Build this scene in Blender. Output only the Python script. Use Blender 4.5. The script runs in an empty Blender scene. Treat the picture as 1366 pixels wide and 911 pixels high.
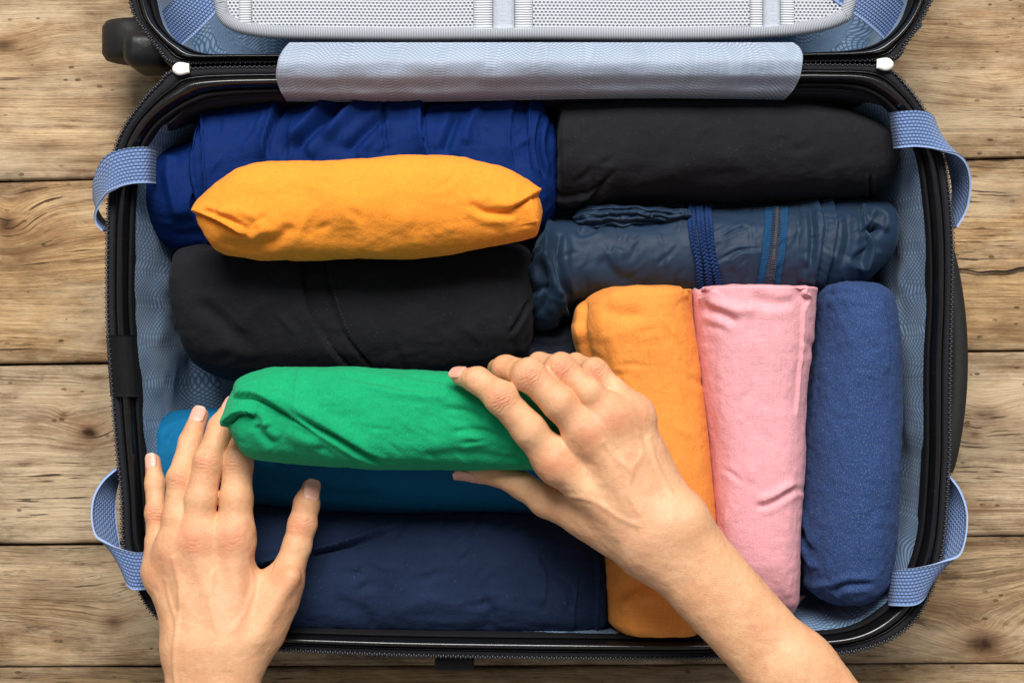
import bpy, math, random
import numpy as np
from mathutils import Vector

random.seed(7); np.random.seed(7)
SC = bpy.context.scene
COL = SC.collection

# ------------------------------------------------------------------ camera
H = 1.225            # camera height over the floor boards (m)
F = 2255.0           # focal length in photo pixels (1366 wide)
cam_d = bpy.data.cameras.new('camera')
cam = bpy.data.objects.new('camera', cam_d); COL.objects.link(cam)
cam.location = (0, 0, H); cam.rotation_euler = (0, 0, 0)
cam_d.sensor_width = 36.0; cam_d.lens = 36.0 * F / 1366.0
cam_d.clip_start = 0.01; cam_d.clip_end = 50
cam_d.dof.use_dof = True; cam_d.dof.focus_distance = H - 0.165; cam_d.dof.aperture_fstop = 20.0
SC.camera = cam
# ------------------------------------------------------------------ light
W = bpy.data.worlds.new('World'); SC.world = W; W.use_nodes = True
bg = W.node_tree.nodes['Background']
bg.inputs[0].default_value = (0.93, 0.96, 1.0, 1); bg.inputs[1].default_value = 0.27
def area(name, loc, target, sx, sy, power, col):
    l = bpy.data.lights.new(name, 'AREA'); l.shape = 'RECTANGLE'; l.size = sx; l.size_y = sy
    l.energy = power; l.color = col
    o = bpy.data.objects.new(name, l); COL.objects.link(o); o.location = loc
    o.rotation_euler = (Vector(target) - Vector(loc)).to_track_quat('-Z', 'Y').to_euler()
    return o
area('window_light', (-0.05, 2.15, 2.6), (0, 0.0, 0.1), 2.0, 1.4, 180, (1.0, 0.975, 0.94))
SC.view_settings.view_transform = 'Standard'; SC.view_settings.look = 'None'
SC.view_settings.exposure = 0.0; SC.view_settings.gamma = 1.0
SC.view_settings.use_curve_mapping = False

# ------------------------------------------------------------------ helpers
def P(px, py, z):
    s = (H - z) / F
    return np.array([(px - 683.0) * s, (455.5 - py) * s, z])
def Pa(px, py, z):
    px, py, z = np.broadcast_arrays(np.asarray(px, float), np.asarray(py, float), np.asarray(z, float))
    s = (H - z) / F
    return np.stack([(px - 683.0) * s, (455.5 - py) * s, z], -1)
def proj(V):
    s = F / (H - V[..., 2])
    return 683.0 + V[..., 0] * s, 455.5 - V[..., 1] * s
def px2m(n, z): return n * (H - z) / F
def lin(r, g, b):
    f = lambda c: (c / 255 / 12.92) if c <= 10 else ((c / 255 + 0.055) / 1.055) ** 2.4
    return (f(r), f(g), f(b), 1.0)

def _h(ix, iy, iz, seed):
    n = (ix.astype(np.int64) * 374761393 + iy.astype(np.int64) * 668265263 + iz.astype(np.int64) * 2147483647 + seed * 974711) & 0xffffffff
    n = ((n ^ (n >> 13)) * 1274126177) & 0xffffffff
    n = n ^ (n >> 16)
    return (n & 0xffff) / 32767.5 - 1.0
def vnoise(p, seed=0):
    i = np.floor(p); f = p - i; i = i.astype(np.int64)
    f = f * f * f * (f * (f * 6 - 15) + 10)
    x, y, z = i[..., 0], i[..., 1], i[..., 2]; fx, fy, fz = f[..., 0], f[..., 1], f[..., 2]
    out = 0
    for dx in (0, 1):
        wx = fx if dx else 1 - fx
        for dy in (0, 1):
            wy = fy if dy else 1 - fy
            for dz in (0, 1):
                wz = fz if dz else 1 - fz
                out = out + _h(x + dx, y + dy, z + dz, seed) * wx * wy * wz
    return out
def fbm(p, seed=0, oct=3):
    a, s, o = 1.0, 1.0, 0
    for k in range(oct):
        o = o + a * vnoise(p * s + 17.3 * k, seed + k); a *= 0.5; s *= 2.03
    return o

def mesh_np(name, V, faces, mat=None, parent=None, uv=None, smooth=True, attrs=None):
    V = np.ascontiguousarray(np.asarray(V, np.float32).reshape(-1, 3))
    me = bpy.data.meshes.new(name)
    faces = np.asarray(faces, np.int32); k = faces.shape[1]; nf = len(faces)
    me.vertices.add(len(V)); me.vertices.foreach_set('co', V.ravel())
    me.loops.add(nf * k); me.loops.foreach_set('vertex_index', faces.ravel())
    me.polygons.add(nf); me.polygons.foreach_set('loop_start', np.arange(0, nf * k, k, dtype=np.int32))
    if smooth: me.polygons.foreach_set('use_smooth', np.ones(nf, bool))
    if uv is not None:
        l = me.uv_layers.new(name='UVMap')
        l.data.foreach_set('uv', np.ascontiguousarray(np.asarray(uv, np.float32)[faces.ravel()]).ravel())
    for n, a in (attrs or {}).items():
        at = me.attributes.new(n, 'FLOAT', 'POINT'); at.data.foreach_set('value', np.asarray(a, np.float32))
    me.update(calc_edges=True); me.validate()
    if mat: me.materials.append(mat)
    o = bpy.data.objects.new(name, me); COL.objects.link(o)
    if parent: o.parent = parent
    return o
def grid_faces(nu, nv, wrap_u=False, wrap_v=False, flip=False):
    iu = np.arange(nu if wrap_u else nu - 1); iv = np.arange(nv if wrap_v else nv - 1)
    a, b = np.meshgrid(iu, iv, indexing='ij'); a2 = (a + 1) % nu; b2 = (b + 1) % nv
    f = np.stack([a * nv + b, a2 * nv + b, a2 * nv + b2, a * nv + b2], -1).reshape(-1, 4)
    return f[:, ::-1] if flip else f
def tag(o, label=None, cat=None, group=None, kind=None):
    if label: o['label'] = label
    if cat: o['category'] = cat
    if group: o['group'] = group
    if kind: o['kind'] = kind
    return o
def empty(name, loc):
    o = bpy.data.objects.new(name, None); COL.objects.link(o); o.location = loc; o.empty_display_size = 0.02
    return o
def adopt(root):
    """children were built in world coordinates: keep them there under a root that stands at the thing's base"""
    for c in COL.objects:
        if c.parent == root: c.matrix_parent_inverse.identity(); c.location = -root.location
def crom(pts, n, closed=False):
    """Catmull-Rom resampling, n points evenly spaced by parameter"""
    p = np.asarray(pts, float); m = len(p)
    t = np.linspace(0, m if closed else m - 1, n, endpoint=not closed)
    i = np.floor(t).astype(int)
    if not closed: i = np.minimum(i, m - 2)
    f = (t - i)[:, None]
    g = (lambda k: p[k % m]) if closed else (lambda k: p[np.clip(k, 0, m - 1)])
    p0, p1, p2, p3 = g(i - 1), g(i), g(i + 1), g(i + 2)
    return 0.5 * (2 * p1 + (p2 - p0) * f + (2 * p0 - 5 * p1 + 4 * p2 - p3) * f ** 2 + (3 * p1 - p0 - 3 * p2 + p3) * f ** 3)
def pchip(x, y, xi):
    x = np.asarray(x, float); y = np.asarray(y, float)
    h = np.diff(x); d = np.diff(y) / h; m = np.zeros_like(y)
    m[0], m[-1] = d[0], d[-1]
    for k in range(1, len(x) - 1):
        if d[k - 1] * d[k] > 0:
            w1, w2 = 2 * h[k] + h[k - 1], h[k] + 2 * h[k - 1]
            m[k] = (w1 + w2) / (w1 / d[k - 1] + w2 / d[k])
    xi = np.clip(xi, x[0], x[-1]); k = np.clip(np.searchsorted(x, xi) - 1, 0, len(x) - 2)
    t = (xi - x[k]) / h[k]
    return ((2 * t**3 - 3 * t**2 + 1) * y[k] + (t**3 - 2 * t**2 + t) * h[k] * m[k] + (-2 * t**3 + 3 * t**2) * y[k + 1] + (t**3 - t**2) * h[k] * m[k + 1])
def sstep(a, b, x):
    t = np.clip((x - a) / (b - a), 0, 1); return t * t * (3 - 2 * t)

# ------------------------------------------------------------------ material helpers
class NT:
    def __init__(s, name):
        s.m = bpy.data.materials.new(name); s.m.use_nodes = True; s.t = s.m.node_tree
        s.b = s.t.nodes['Principled BSDF']; s.out = s.t.nodes['Material Output']
    def put(s, sock, v):
        if isinstance(v, bpy.types.NodeSocket): s.t.links.new(v, sock)
        elif v is not None:
            if isinstance(v, (tuple, list)) and sock.type == 'RGBA' and len(v) == 3: v = (*v, 1)
            sock.default_value = v
    def n(s, typ, out=0, inp=None, **kw):
        nd = s.t.nodes.new(typ)
        for k, v in kw.items(): setattr(nd, k, v)
        for k, v in (inp or {}).items(): s.put(nd.inputs[k], v)
        return nd.outputs[out]
    def m2(s, op, a, b=0.0, c=None, clamp=False):
        nd = s.t.nodes.new('ShaderNodeMath'); nd.operation = op; nd.use_clamp = clamp
        s.put(nd.inputs[0], a); s.put(nd.inputs[1], b)
        if c is not None: s.put(nd.inputs[2], c)
        return nd.outputs[0]
    def mix(s, f, a, b, blend='MIX'):
        nd = s.t.nodes.new('ShaderNodeMix'); nd.data_type = 'RGBA'; nd.blend_type = blend
        s.put(nd.inputs[0], f); s.put(nd.inputs[6], a); s.put(nd.inputs[7], b)
        return nd.outputs[2]
    def ramp(s, f, stops, interp='LINEAR'):
        nd = s.t.nodes.new('ShaderNodeValToRGB'); e = nd.color_ramp.elements; nd.color_ramp.interpolation = interp
        while len(e) < len(stops): e.new(0.5)
        for el, (p, c) in zip(e, stops): el.position = p; el.color = c if len(c) == 4 else (*c, 1)
        s.put(nd.inputs[0], f); return nd.outputs[0]
    def rng(s, f, a, b, c=0.0, d=1.0):
        return s.n('ShaderNodeMapRange', inp={0: f, 1: a, 2: b, 3: c, 4: d})
    def uv(s): return s.n('ShaderNodeTexCoord', 'UV')
    def obj(s): return s.n('ShaderNodeTexCoord', 'Object')
    def map(s, v, scale=(1, 1, 1), loc=(0, 0, 0), rot=(0, 0, 0)):
        return s.n('ShaderNodeMapping', inp={0: v, 1: loc, 2: rot, 3: scale})
    def noise(s, v, scale=1.0, detail=3.0, rough=0.55, out=0, dist=0.0):
        return s.n('ShaderNodeTexNoise', out, inp={'Vector': v, 'Scale': scale, 'Detail': detail, 'Roughness': rough, 'Distortion': dist})
    def xyz(s, v):
        nd = s.t.nodes.new('ShaderNodeSeparateXYZ'); s.put(nd.inputs[0], v); return nd.outputs
    def bump(s, h, dist=0.001, strength=1.0, normal=None):
        nd = s.t.nodes.new('ShaderNodeBump'); nd.inputs['Strength'].default_value = strength
        nd.inputs['Distance'].default_value = dist; s.put(nd.inputs['Height'], h)
        if normal is not None: s.put(nd.inputs['Normal'], normal)
        return nd.outputs[0]
    def fin(s, col=None, rough=None, normal=None, **kw):
        if col is not None: s.put(s.b.inputs['Base Color'], col)
        if rough is not None: s.put(s.b.inputs['Roughness'], rough)
        if normal is not None: s.put(s.b.inputs['Normal'], normal)
        for k, v in kw.items(): s.put(s.b.inputs[k], v)
        return s.m

def shade(c, f): return tuple(min(1, x * f) for x in c[:3]) + (1,)
def m_fabric(name, c, var=0.18, streak=0.15, dirs='uv', weave=0.6, speck=0.0, speck_col=(0.6, 0.6, 0.62, 1), rough=0.85, sheen=0.25, sheen_tint=None, tint2=None, thread=1700.0, mott=0.0, spec=0.2, xh=0.05, heather=0.16):
    """woven or knitted cloth: thread relief, slubs, slight fading, lint"""
    q = NT(name); uv = q.uv()
    a = q.noise(q.map(uv, (thread * 0.22, thread, 1)), 1, 2)      # threads along u
    b = q.noise(q.map(uv, (thread, thread * 0.22, 1)), 1, 2)      # threads along v
    slu = q.noise(q.map(uv, (22, 900, 1)), 1, 4, 0.65); slv = q.noise(q.map(uv, (900, 22, 1)), 1, 4, 0.65)
    big = q.noise(uv, 26, 4, 0.6)
    th = q.m2('ADD', a, b) if dirs == 'uv' else (a if dirs == 'u' else b)
    hgt = q.m2('MULTIPLY', th, 0.5 if dirs == 'uv' else 1.0)
    col = q.mix(q.rng(big, 0.3, 0.7), shade(c, 1 - var), shade(c, 1 + var * 0.6))
    if tint2: col = q.mix(q.rng(q.noise(uv, 11, 3), 0.35, 0.7), col, tint2)
    sl = q.m2('MULTIPLY', q.m2('ADD', slu, slv), 0.5)
    col = q.mix(q.rng(sl, 0.38, 0.62), q.mix(streak, col, (0, 0, 0, 1)), q.mix(1.0, col, (1 + streak, 1 + streak, 1 + streak, 1), 'MULTIPLY'))
    col = q.mix(q.rng(hgt, 0.3, 0.7), q.mix(xh, col, (0, 0, 0, 1)), col)
    hz_ = q.noise(uv, 900, 3, .7); fz = q.noise(uv, 240, 4, .7)
    col = q.mix(q.rng(hz_, .35, .7), col, q.mix(1.0, col, (1 + heather, 1 + heather, 1 + heather, 1), 'MULTIPLY'))
    col = q.mix(q.rng(fz, .35, .65, heather * .5, 0), col, (0, 0, 0, 1))
    if mott:
        mo = q.noise(q.map(uv, (700, 1500, 1)), 1, 3, 0.7)
        col = q.mix(q.rng(mo, 0.52, 0.72, 0, mott), col, (0.75, 0.8, 0.9, 1))
    if speck:
        vo = q.n('ShaderNodeTexVoronoi', 'Distance', inp={'Vector': q.map(uv, (410, 330, 1)), 'Scale': 1.0})
        pr = q.noise(uv, 60, 2)
        col = q.mix(q.m2('MULTIPLY', q.m2('LESS_THAN', vo, 0.11), q.rng(pr, 0.45, 0.62, 0, speck)), col, speck_col)
    nrm = q.bump(q.noise(uv, 520, 4, 0.65), 0.0009, 0.42)
    nrm = q.bump(hgt, 0.0006, weave, nrm)
    return q.fin(col, rough, nrm, **{'Sheen Weight': sheen, 'Sheen Roughness': 0.45, 'Sheen Tint': sheen_tint or shade(c, 1.6), 'Specular IOR Level': spec})

def m_guilloche(name, c, line, pitch=0.0021, amp=0.0085, wave=0.052, strength=0.55, rough=0.5, coat=0.0, thin=1.0):
    """lining cloth printed with two crossing families of wavy hair lines"""
    q = NT(name); uv = q.uv(); x, y, _ = q.xyz(uv)
    wob = q.m2('MULTIPLY', q.m2('SUBTRACT', q.noise(uv, 9, 2), 0.5), 0.012)
    def fam(ph, sg, wl):
        s_ = q.m2('SINE', q.m2('MULTIPLY_ADD', x, 2 * math.pi / wl, ph))
        f = q.m2('ADD', q.m2('ADD', y, q.m2('MULTIPLY', s_, sg * amp)), q.m2('MULTIPLY', wob, sg))
        fr = q.m2('FRACT', q.m2('MULTIPLY', f, 1 / pitch))
        d = q.m2('ABSOLUTE', q.m2('SUBTRACT', fr, 0.5))
        return q.rng(d, 0.10 * thin, 0.26 * thin, 1, 0)
    ln = q.m2('MAXIMUM', fam(0.0, 1, wave), fam(1.3, -1, wave * 1.13))
    base = q.mix(q.rng(q.noise(uv, 14, 3), 0.3, 0.7), shade(c, 0.92), shade(c, 1.06))
    col = q.mix(q.m2('MULTIPLY', ln, strength), base, line)
    w = q.noise(q.map(uv, (2600, 2600, 1)), 1, 1)
    return q.fin(col, rough, q.bump(w, 0.0004, 0.35), **{'Sheen Weight': 0.15, 'Specular IOR Level': 0.35})

def m_plastic(name, c, rough, spec=0.5, scuff=0.12, bumpd=0.0003, coat=0.0):
    q = NT(name); o = q.obj()
    r = q.rng(q.noise(o, 60, 5, 0.7), 0.3, 0.7, max(0.02, rough - scuff), rough + scuff)
    sc = q.noise(q.map(o, (60, 420, 60), rot=(0, 0, 0.6)), 1, 4, 0.7)
    col = q.mix(q.rng(sc, 0.6, 0.85, 0, 0.25), c, shade((c[0] + .02, c[1] + .02, c[2] + .02), 2.2))
    return q.fin(col, r, q.bump(q.noise(o, 900, 2), bumpd, 0.3), **{'Specular IOR Level': spec, 'Coat Weight': coat, 'Coat Roughness': 0.12})

def m_webbing(name, c, dark, ku=1 / 0.0030, kv=1 / 0.0022):
    """woven strap: brick-offset nubs (u along the strap, v across)"""
    q = NT(name); uv = q.uv(); x, y, _ = q.xyz(uv)
    row = q.m2('FLOOR', q.m2('MULTIPLY', y, kv))
    off = q.m2('MULTIPLY', q.m2('MODULO', row, 2.0), 0.5)
    fx = q.m2('ABSOLUTE', q.m2('SUBTRACT', q.m2('FRACT', q.m2('MULTIPLY_ADD', x, ku, off)), 0.5))
    fy = q.m2('ABSOLUTE', q.m2('SUBTRACT', q.m2('FRACT', q.m2('MULTIPLY', y, kv)), 0.5))
    d = q.m2('MAXIMUM', q.m2('MULTIPLY', fx, 0.9), fy)
    h = q.rng(d, 0.18, 0.5, 1, 0)
    edge = q.n('ShaderNodeAttribute', 'Fac', attribute_name='edge')
    h = q.m2('MAXIMUM', h, edge)
    col = q.mix(h, dark, c); col = q.mix(q.rng(q.noise(uv, 300, 3), 0.3, 0.7, 0, 0.25), col, shade(c, 0.7))
    col = q.mix(q.m2('MULTIPLY', edge, 0.5), col, shade((c[0] + .1, c[1] + .1, c[2] + .08), 1.35))
    return q.fin(col, 0.62, q.bump(h, 0.0009, 0.9), **{'Sheen Weight': 0.2, 'Specular IOR Level': 0.3})

# ------------------------------------------------------------------ floor of old boards
def m_wood(name, seed, knots, light, dark, freq=1.0, grey=0.0, cracks=0.9):
    q = NT(name); o = q.obj(); x, y, _ = q.xyz(o)
    rnd = seed * 3.17
    wv = q.m2('SUBTRACT', q.noise(q.map(o, (2.2, 7, 1), (rnd, rnd, 0)), 1, 3), 0.5)
    f = q.m2('ADD', y, q.m2('MULTIPLY', wv, 0.030))
    kc = None; kr = None
    for (kx, ky, a, b, B, dk) in knots:
        p = P(kx, ky, 0)
        wob = q.m2('MULTIPLY', q.m2('SUBTRACT', q.noise(o, 55, 2), 0.5), 0.35)
        dx = q.m2('POWER', q.m2('ABSOLUTE', q.m2('MULTIPLY', q.m2('SUBTRACT', x, p[0]), 1 / a)), 2.0)
        dy = q.m2('POWER', q.m2('ABSOLUTE', q.m2('MULTIPLY', q.m2('SUBTRACT', y, p[1]), 1 / b)), 2.0)
        d2 = q.m2('ADD', q.m2('ADD', dx, dy), wob)
        g = q.m2('EXPONENT', q.m2('MULTIPLY', d2, -0.5))
        f = q.m2('ADD', f, q.m2('MULTIPLY', g, B))
        core = q.m2('MULTIPLY', q.m2('EXPONENT', q.m2('MULTIPLY', d2, -5.0)), dk)
        kc = core if kc is None else q.m2('MAXIMUM', kc, core)
        halo = q.m2('MULTIPLY', q.m2('EXPONENT', q.m2('MULTIPLY', d2, -1.1)), dk)
        kr = halo if kr is None else q.m2('MAXIMUM', kr, halo)
    ring = q.n('ShaderNodeTexNoise', 0, inp={'W': q.m2('MULTIPLY_ADD', f, 150 * freq, rnd), 'Detail': 6.0, 'Roughness': 0.7, 'Scale': 1.0}, noise_dimensions='1D')
    ring2 = q.n('ShaderNodeTexNoise', 0, inp={'W': q.m2('MULTIPLY_ADD', f, 330 * freq, rnd + 9), 'Detail': 2.0, 'Roughness': 0.5, 'Scale': 1.0}, noise_dimensions='1D')
    cv = q.n('ShaderNodeCombineXYZ', inp={0: x, 1: f, 2: rnd})
    fib = q.noise(q.map(cv, (38, 1500, 1)), 1, 5, 0.75)
    streak = q.noise(q.map(cv, (9, 230, 1)), 1, 7, 0.75)
    blot = q.noise(q.map(o, (9, 20, 1), (rnd, 0, 0)), 1, 7, 0.72)
    edge = q.n('ShaderNodeAttribute', 'Fac', attribute_name='edge')
    col = q.ramp(ring, [(0.22, tuple(0.6 * a + 0.4 * b for a, b in zip(dark, light))), (0.42, tuple(0.25 * a + 0.75 * b for a, b in zip(dark, light))), (0.55, light), (0.8, shade(light, 1.12))])
    lines = q.rng(q.m2('ABSOLUTE', q.m2('SUBTRACT', ring2, 0.5)), 0.005, 0.045, 1, 0)
    lmask = q.rng(q.noise(q.map(o, (7, 30, 1), (rnd, 7, 0)), 1, 4, .65), 0.38, 0.60, 0.05, 0.85)
    col = q.mix(q.m2('MULTIPLY', lines, lmask), col, dark)
    col = q.mix(q.rng(streak, 0.52, 0.62, 0, 0.72), col, dark)
    col = q.mix(q.rng(fib, 0.50, 0.68, 0, 0.7), col, shade(dark, 0.7))
    col = q.mix(q.rng(fib, 0.46, 0.30, 0, 0.5), col, lin(232, 206, 164))
    col = q.mix(q.rng(blot, 0.46, 0.62, 0, 0.72), col, lin(132, 98, 66))
    pk = q.noise(q.map(o, (10, 26, 1), (2, rnd, 4)), 1, 4, 0.6); col = q.mix(q.rng(pk, 0.56, 0.74, 0, 0.4), col, lin(222, 172, 120))
    wr_ = q.noise(q.map(o, (5, 15, 1), (rnd, 11, 1)), 1, 6, 0.7); col = q.mix(q.rng(wr_, 0.48, 0.60, 0, 0.65), col, lin(228, 204, 168))
    dirt = q.noise(q.map(o, (16, 50, 1), (rnd, 2, 0)), 1, 7, 0.75)
    col = q.mix(q.m2('MULTIPLY', q.rng(dirt, 0.56, 0.70), 0.8 * max(.6, grey * 1.6)), col, lin(84, 66, 48))
    col = q.mix(q.m2('MULTIPLY', edge, q.rng(dirt, 0.38, 0.62, 0.1, 0.85)), col, lin(74, 56, 40))
    if grey: col = q.mix(q.rng(q.noise(q.map(o, (4, 22, 1), (rnd, 3, 0)), 1, 5, 0.7), 0.48, 0.72, 0, grey), col, lin(104, 90, 74))
    if kc is not None:
        col = q.mix(q.m2('MULTIPLY', kr, 0.55), col, lin(150, 100, 58)); col = q.mix(kc, col, lin(66, 42, 26))
    # small drying checks and pin marks along the grain
    ck = q.noise(q.map(cv, (26, 520, 1)), 1, 2, 0.5); sp = q.noise(q.map(o, (8, 16, 1), (5, rnd, 0)), 1, 2)
    ckm = q.m2('MULTIPLY', q.rng(ck, 0.64, 0.68), q.rng(sp, 0.48, 0.60, 0, cracks))
    col = q.mix(ckm, col, lin(58, 40, 26))
    pit = q.n('ShaderNodeTexVoronoi', 'Distance', inp={'Vector': q.map(o, (60, 120, 1), (rnd, 1, 0)), 'Scale': 1.0})
    pm = q.m2('MULTIPLY', q.m2('LESS_THAN', pit, 0.13), q.rng(blot, 0.46, 0.56, 0, 0.7))
    col = q.mix(pm, col, lin(70, 48, 30))
    hgt = q.m2('SUBTRACT', q.m2('ADD', q.m2('MULTIPLY', ring, 0.5), q.m2('MULTIPLY', fib, -0.5)), q.m2('MULTIPLY', q.m2('MAXIMUM', ckm, pm), 0.8))
    r = q.rng(blot, 0.3, 0.7, 0.62, 0.78)
    return q.fin(col, r, q.bump(hgt, 0.0028, 0.8), **{'Specular IOR Level': 0.2})

TAN, BRN = lin(222, 190, 148), lin(128, 94, 64)
edges = [(-1480, -1510), (-1240, -1270), (-995, -1030), (-750, -790), (-500, -540), (-256, -296), (-10, -50), (243, 211), (487, 468), (727, 716), (890, 886), (1135, 1132), (1380, 1376)]
knotsets = {6: [(6, 62, .022, .010, .010, .9), (1290, 60, .05, .012, .008, .4), (1330, 120, .03, .009, .006, .3), (60, 195, .05, .008, .006, .4)],
            7: [(8, 300, .019, .017, .014, 1.0), (20, 340, .05, .02, .012, .25), (1340, 262, .04, .012, .008, .35), (1300, 330, .05, .010, .006, .2)],
            8: [(118, 578, .016, .010, .012, 1.0), (85, 553, .006, .004, .004, .6), (1318, 553, .030, .012, .012, .5), (1300, 580, .010, .006, .004, .5), (130, 503, .010, .004, .004, .5)],
            9: [(150, 830, .018, .012, .008, .6), (60, 790, .06, .020, .012, .3), (1312, 858, .030, .017, .022, 1.0), (1250, 820, .06, .03, .014, .2), (100, 850, .03, .008, .006, .4)],
            10: [(900, 905, .05, .012, .01, .4)]}
tones = {6: (TAN, BRN, 1.0, 0.25), 7: (lin(222, 184, 134), lin(130, 92, 56), 0.8, 0.25), 8: (lin(222, 196, 162), lin(132, 102, 74), 1.1, 0.4), 9: (lin(204, 174, 134), lin(98, 74, 52), 0.9, 0.75), 10: (lin(188, 154, 110), lin(104, 76, 50), 1.0, 0.6)}
fm = NT('under_floor'); fm = fm.fin(lin(24, 17, 12), 0.95)
floor = mesh_np('floor', [(-1.2, -0.75, -0.03), (1.2, -0.75, -0.03), (1.2, 1.3, -0.03), (-1.2, 1.3, -0.03)], [(0, 1, 2, 3)], fm)
tag(floor, kind='structure')
for i in range(len(edges) - 1):
    (l0, r0), (l1, r1) = edges[i], edges[i + 1]
    nx, ny = 260, 22
    xs = np.linspace(-1.15, 1.15, nx); U = (xs / ((H) / F) + 683) / 1366.0
    g = 2.6 if i in (6, 7, 8) else 1.6
    e0 = l0 + (r0 - l0) * U + g * 0.5 + 1.2 * vnoise(np.stack([xs * 9, xs * 0 + i, xs * 0], -1), 3)
    e1 = l1 + (r1 - l1) * U - g * 0.5 - 1.2 * vnoise(np.stack([xs * 11, xs * 0 + i + .5, xs * 0], -1), 4)
    vv = np.r_[0, 0, 0.006, 0.016, np.linspace(0.03, 0.97, ny - 8), 0.984, 0.994, 1, 1]
    prof = np.r_[-0.02, -0.0022, -0.0006, 0, np.zeros(ny - 8), 0, -0.0006, -0.0022, -0.02]
    py = e0[:, None] * (1 - vv) + e1[:, None] * vv; px = np.repeat((U * 1366)[:, None], ny, 1)
    V = Pa(px, py, 0.0); V[..., 2] = prof + 0.0007 * fbm(np.stack([V[..., 0] * 3, V[..., 1] * 20, V[..., 1] * 0 + i], -1), 9) * (prof > -0.001)
    if i == 7:   # a long drying crack on the right-hand end of this board
        pass
    li, da, fr, gy = tones.get(i, (TAN, BRN, 1.0, 0.3))
    o = mesh_np('plank', V.reshape(-1, 3), grid_faces(nx, ny, flip=True), attrs={'edge': np.broadcast_to(np.exp(-np.minimum(vv, 1 - vv) / .05), (nx, ny)).ravel()}, mat=m_wood('old_pine_%d' % i, i + 1, knotsets.get(i, []), li, da, fr, gy), parent=floor)
    if i == 7:
        t = np.linspace(0, 1, 60); cxp = 1215 + t * 260; cyp = 364 - t * 6 + 1.8 * np.sin(t * 19) + 1.2 * np.sin(t * 41)
        hw = 1.0 + 0.9 * np.abs(np.sin(t * 7 + 1)); hw[0] = hw[-1] = 0.1
        CV = np.stack([Pa(cxp, cyp - hw, 0.0018), Pa(cxp, cyp + hw, 0.0018)], 1)
        mesh_np('crack', CV.reshape(-1, 3), grid_faces(60, 2, flip=True), NT('crack_dark').fin(lin(40, 27, 17), 0.95), floor)

# ------------------------------------------------------------------ suitcase
ZR = 0.125
case = empty('suitcase', (0.01, -0.02, 0.0))
BLK = lin(20, 20, 22)
M_BEAD = m_plastic('rim_gloss_black', lin(15, 15, 17), 0.22, 0.6, 0.08, 0.00015)
M_SHELL = m_plastic('shell_black', lin(24, 24, 26), 0.42, 0.5)
M_RUBBER = m_plastic('rubber_black', lin(26, 26, 26), 0.6, 0.4)
M_TAPE = m_fabric('zip_tape_black', lin(32, 32, 37), 0.1, 0.1, thread=900, weave=1.0, rough=0.8, sheen=0.1)
M_BIND = m_fabric('binding_black', lin(20, 20, 23), 0.1, 0.1, thread=900, weave=1.0, rough=0.85, sheen=0.1)
M_TEETH = m_plastic('zip_teeth', lin(50, 50, 55), 0.35, 0.6, 0.1)
M_LIN = m_guilloche('lining_guilloche', lin(132, 164, 196), lin(46, 72, 104), pitch=.0026, strength=0.8)
M_LINB = m_fabric('lining_dark_net', lin(52, 52, 58), 0.15, 0.2, thread=600, weave=1.0, sheen=0.05)
M_FLAP = m_guilloche('flap_guilloche', lin(164, 177, 196), lin(66, 80, 104), pitch=0.0032, amp=0.012, wave=0.060, strength=0.6, thin=.6, rough=0.5)
M_WEB = m_webbing('webbing_blue', lin(124, 152, 200), lin(60, 86, 138))
M_WHITE = m_plastic('white_tab', lin(240, 238, 232), 0.5, 0.4, 0.1)

BO = [(243,92),(400,88),(683,86),(1000,86),(1110,86),(1180,90),(1213,118),(1240,158),(1259,207),(1268,263),(1272,330),(1271,401),(1269,480),(1268,560),(1267,622),(1258,735),(1236,803),(1207,841),(1160,864),(1100,873),(950,878),(800,879),(600,876),(450,871),(330,864),(250,850),(207,822),(185,789),(165,734),(161,664),(152,568),(146,489),(142,420),(142,328),(144,269),(150,210),(163,173),(185,140),(210,112)]
BI = [(300,127),(400,123),(683,120),(1000,116),(1090,115),(1140,118),(1175,132),(1205,163),(1224,203),(1233,255),(1239,325),(1240,401),(1236,480),(1236,560),(1235,622),(1227,715),(1205,780),(1175,815),(1132,838),(1067,845),(950,849),(800,848),(600,846),(450,843),(345,838),(280,825),(235,797),(212,765),(198,715),(193,650),(187,568),(182,489),(176,420),(176,345),(179,259),(186,212),(200,181),(223,157),(262,135)]
LO = [(231,84),(211,66),(194,43),(177,17),(168,-30),(160,-110),(155,-300),(165,-480),(200,-590),(270,-640),(400,-665),(683,-670),(980,-665),(1100,-640),(1175,-590),(1225,-480),(1262,-300),(1262,-110),(1252,-30),(1243,0),(1227,32),(1209,59),(1190,79),(1100,82),(1000,82),(683,82),(400,83),(300,84)]
LI = [(275,71),(250,63),(229,50),(211,26),(201,-25),(193,-110),(188,-300),(198,-470),(228,-565),(290,-612),(400,-632),(683,-637),(980,-632),(1085,-612),(1150,-565),(1195,-470),(1229,-300),(1230,-110),(1221,-25),(1212,13),(1198,36),(1175,55),(1140,66),(1071,70),(1000,71),(683,72),(400,72),(320,72)]
assert len(BO) == len(BI) and len(LO) == len(LI)
def respath(A, B, n):
    a = crom(A, 4000, True); b = crom(B, 4000, True)
    mid = (a + b) / 2; d = np.r_[0, np.cumsum(np.linalg.norm(np.diff(np.vstack([mid, mid[:1]]), axis=0), axis=1))]
    s = np.linspace(0, d[-1], n, endpoint=False); idx = np.interp(s, d, np.arange(4001)) % 4000
    f = lambda q: np.stack([np.interp(idx, np.arange(4001), np.r_[q[:, k], q[0, k]]) for k in (0, 1)], -1)
    return f(a), f(b), s * (H - ZR) / F
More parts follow.
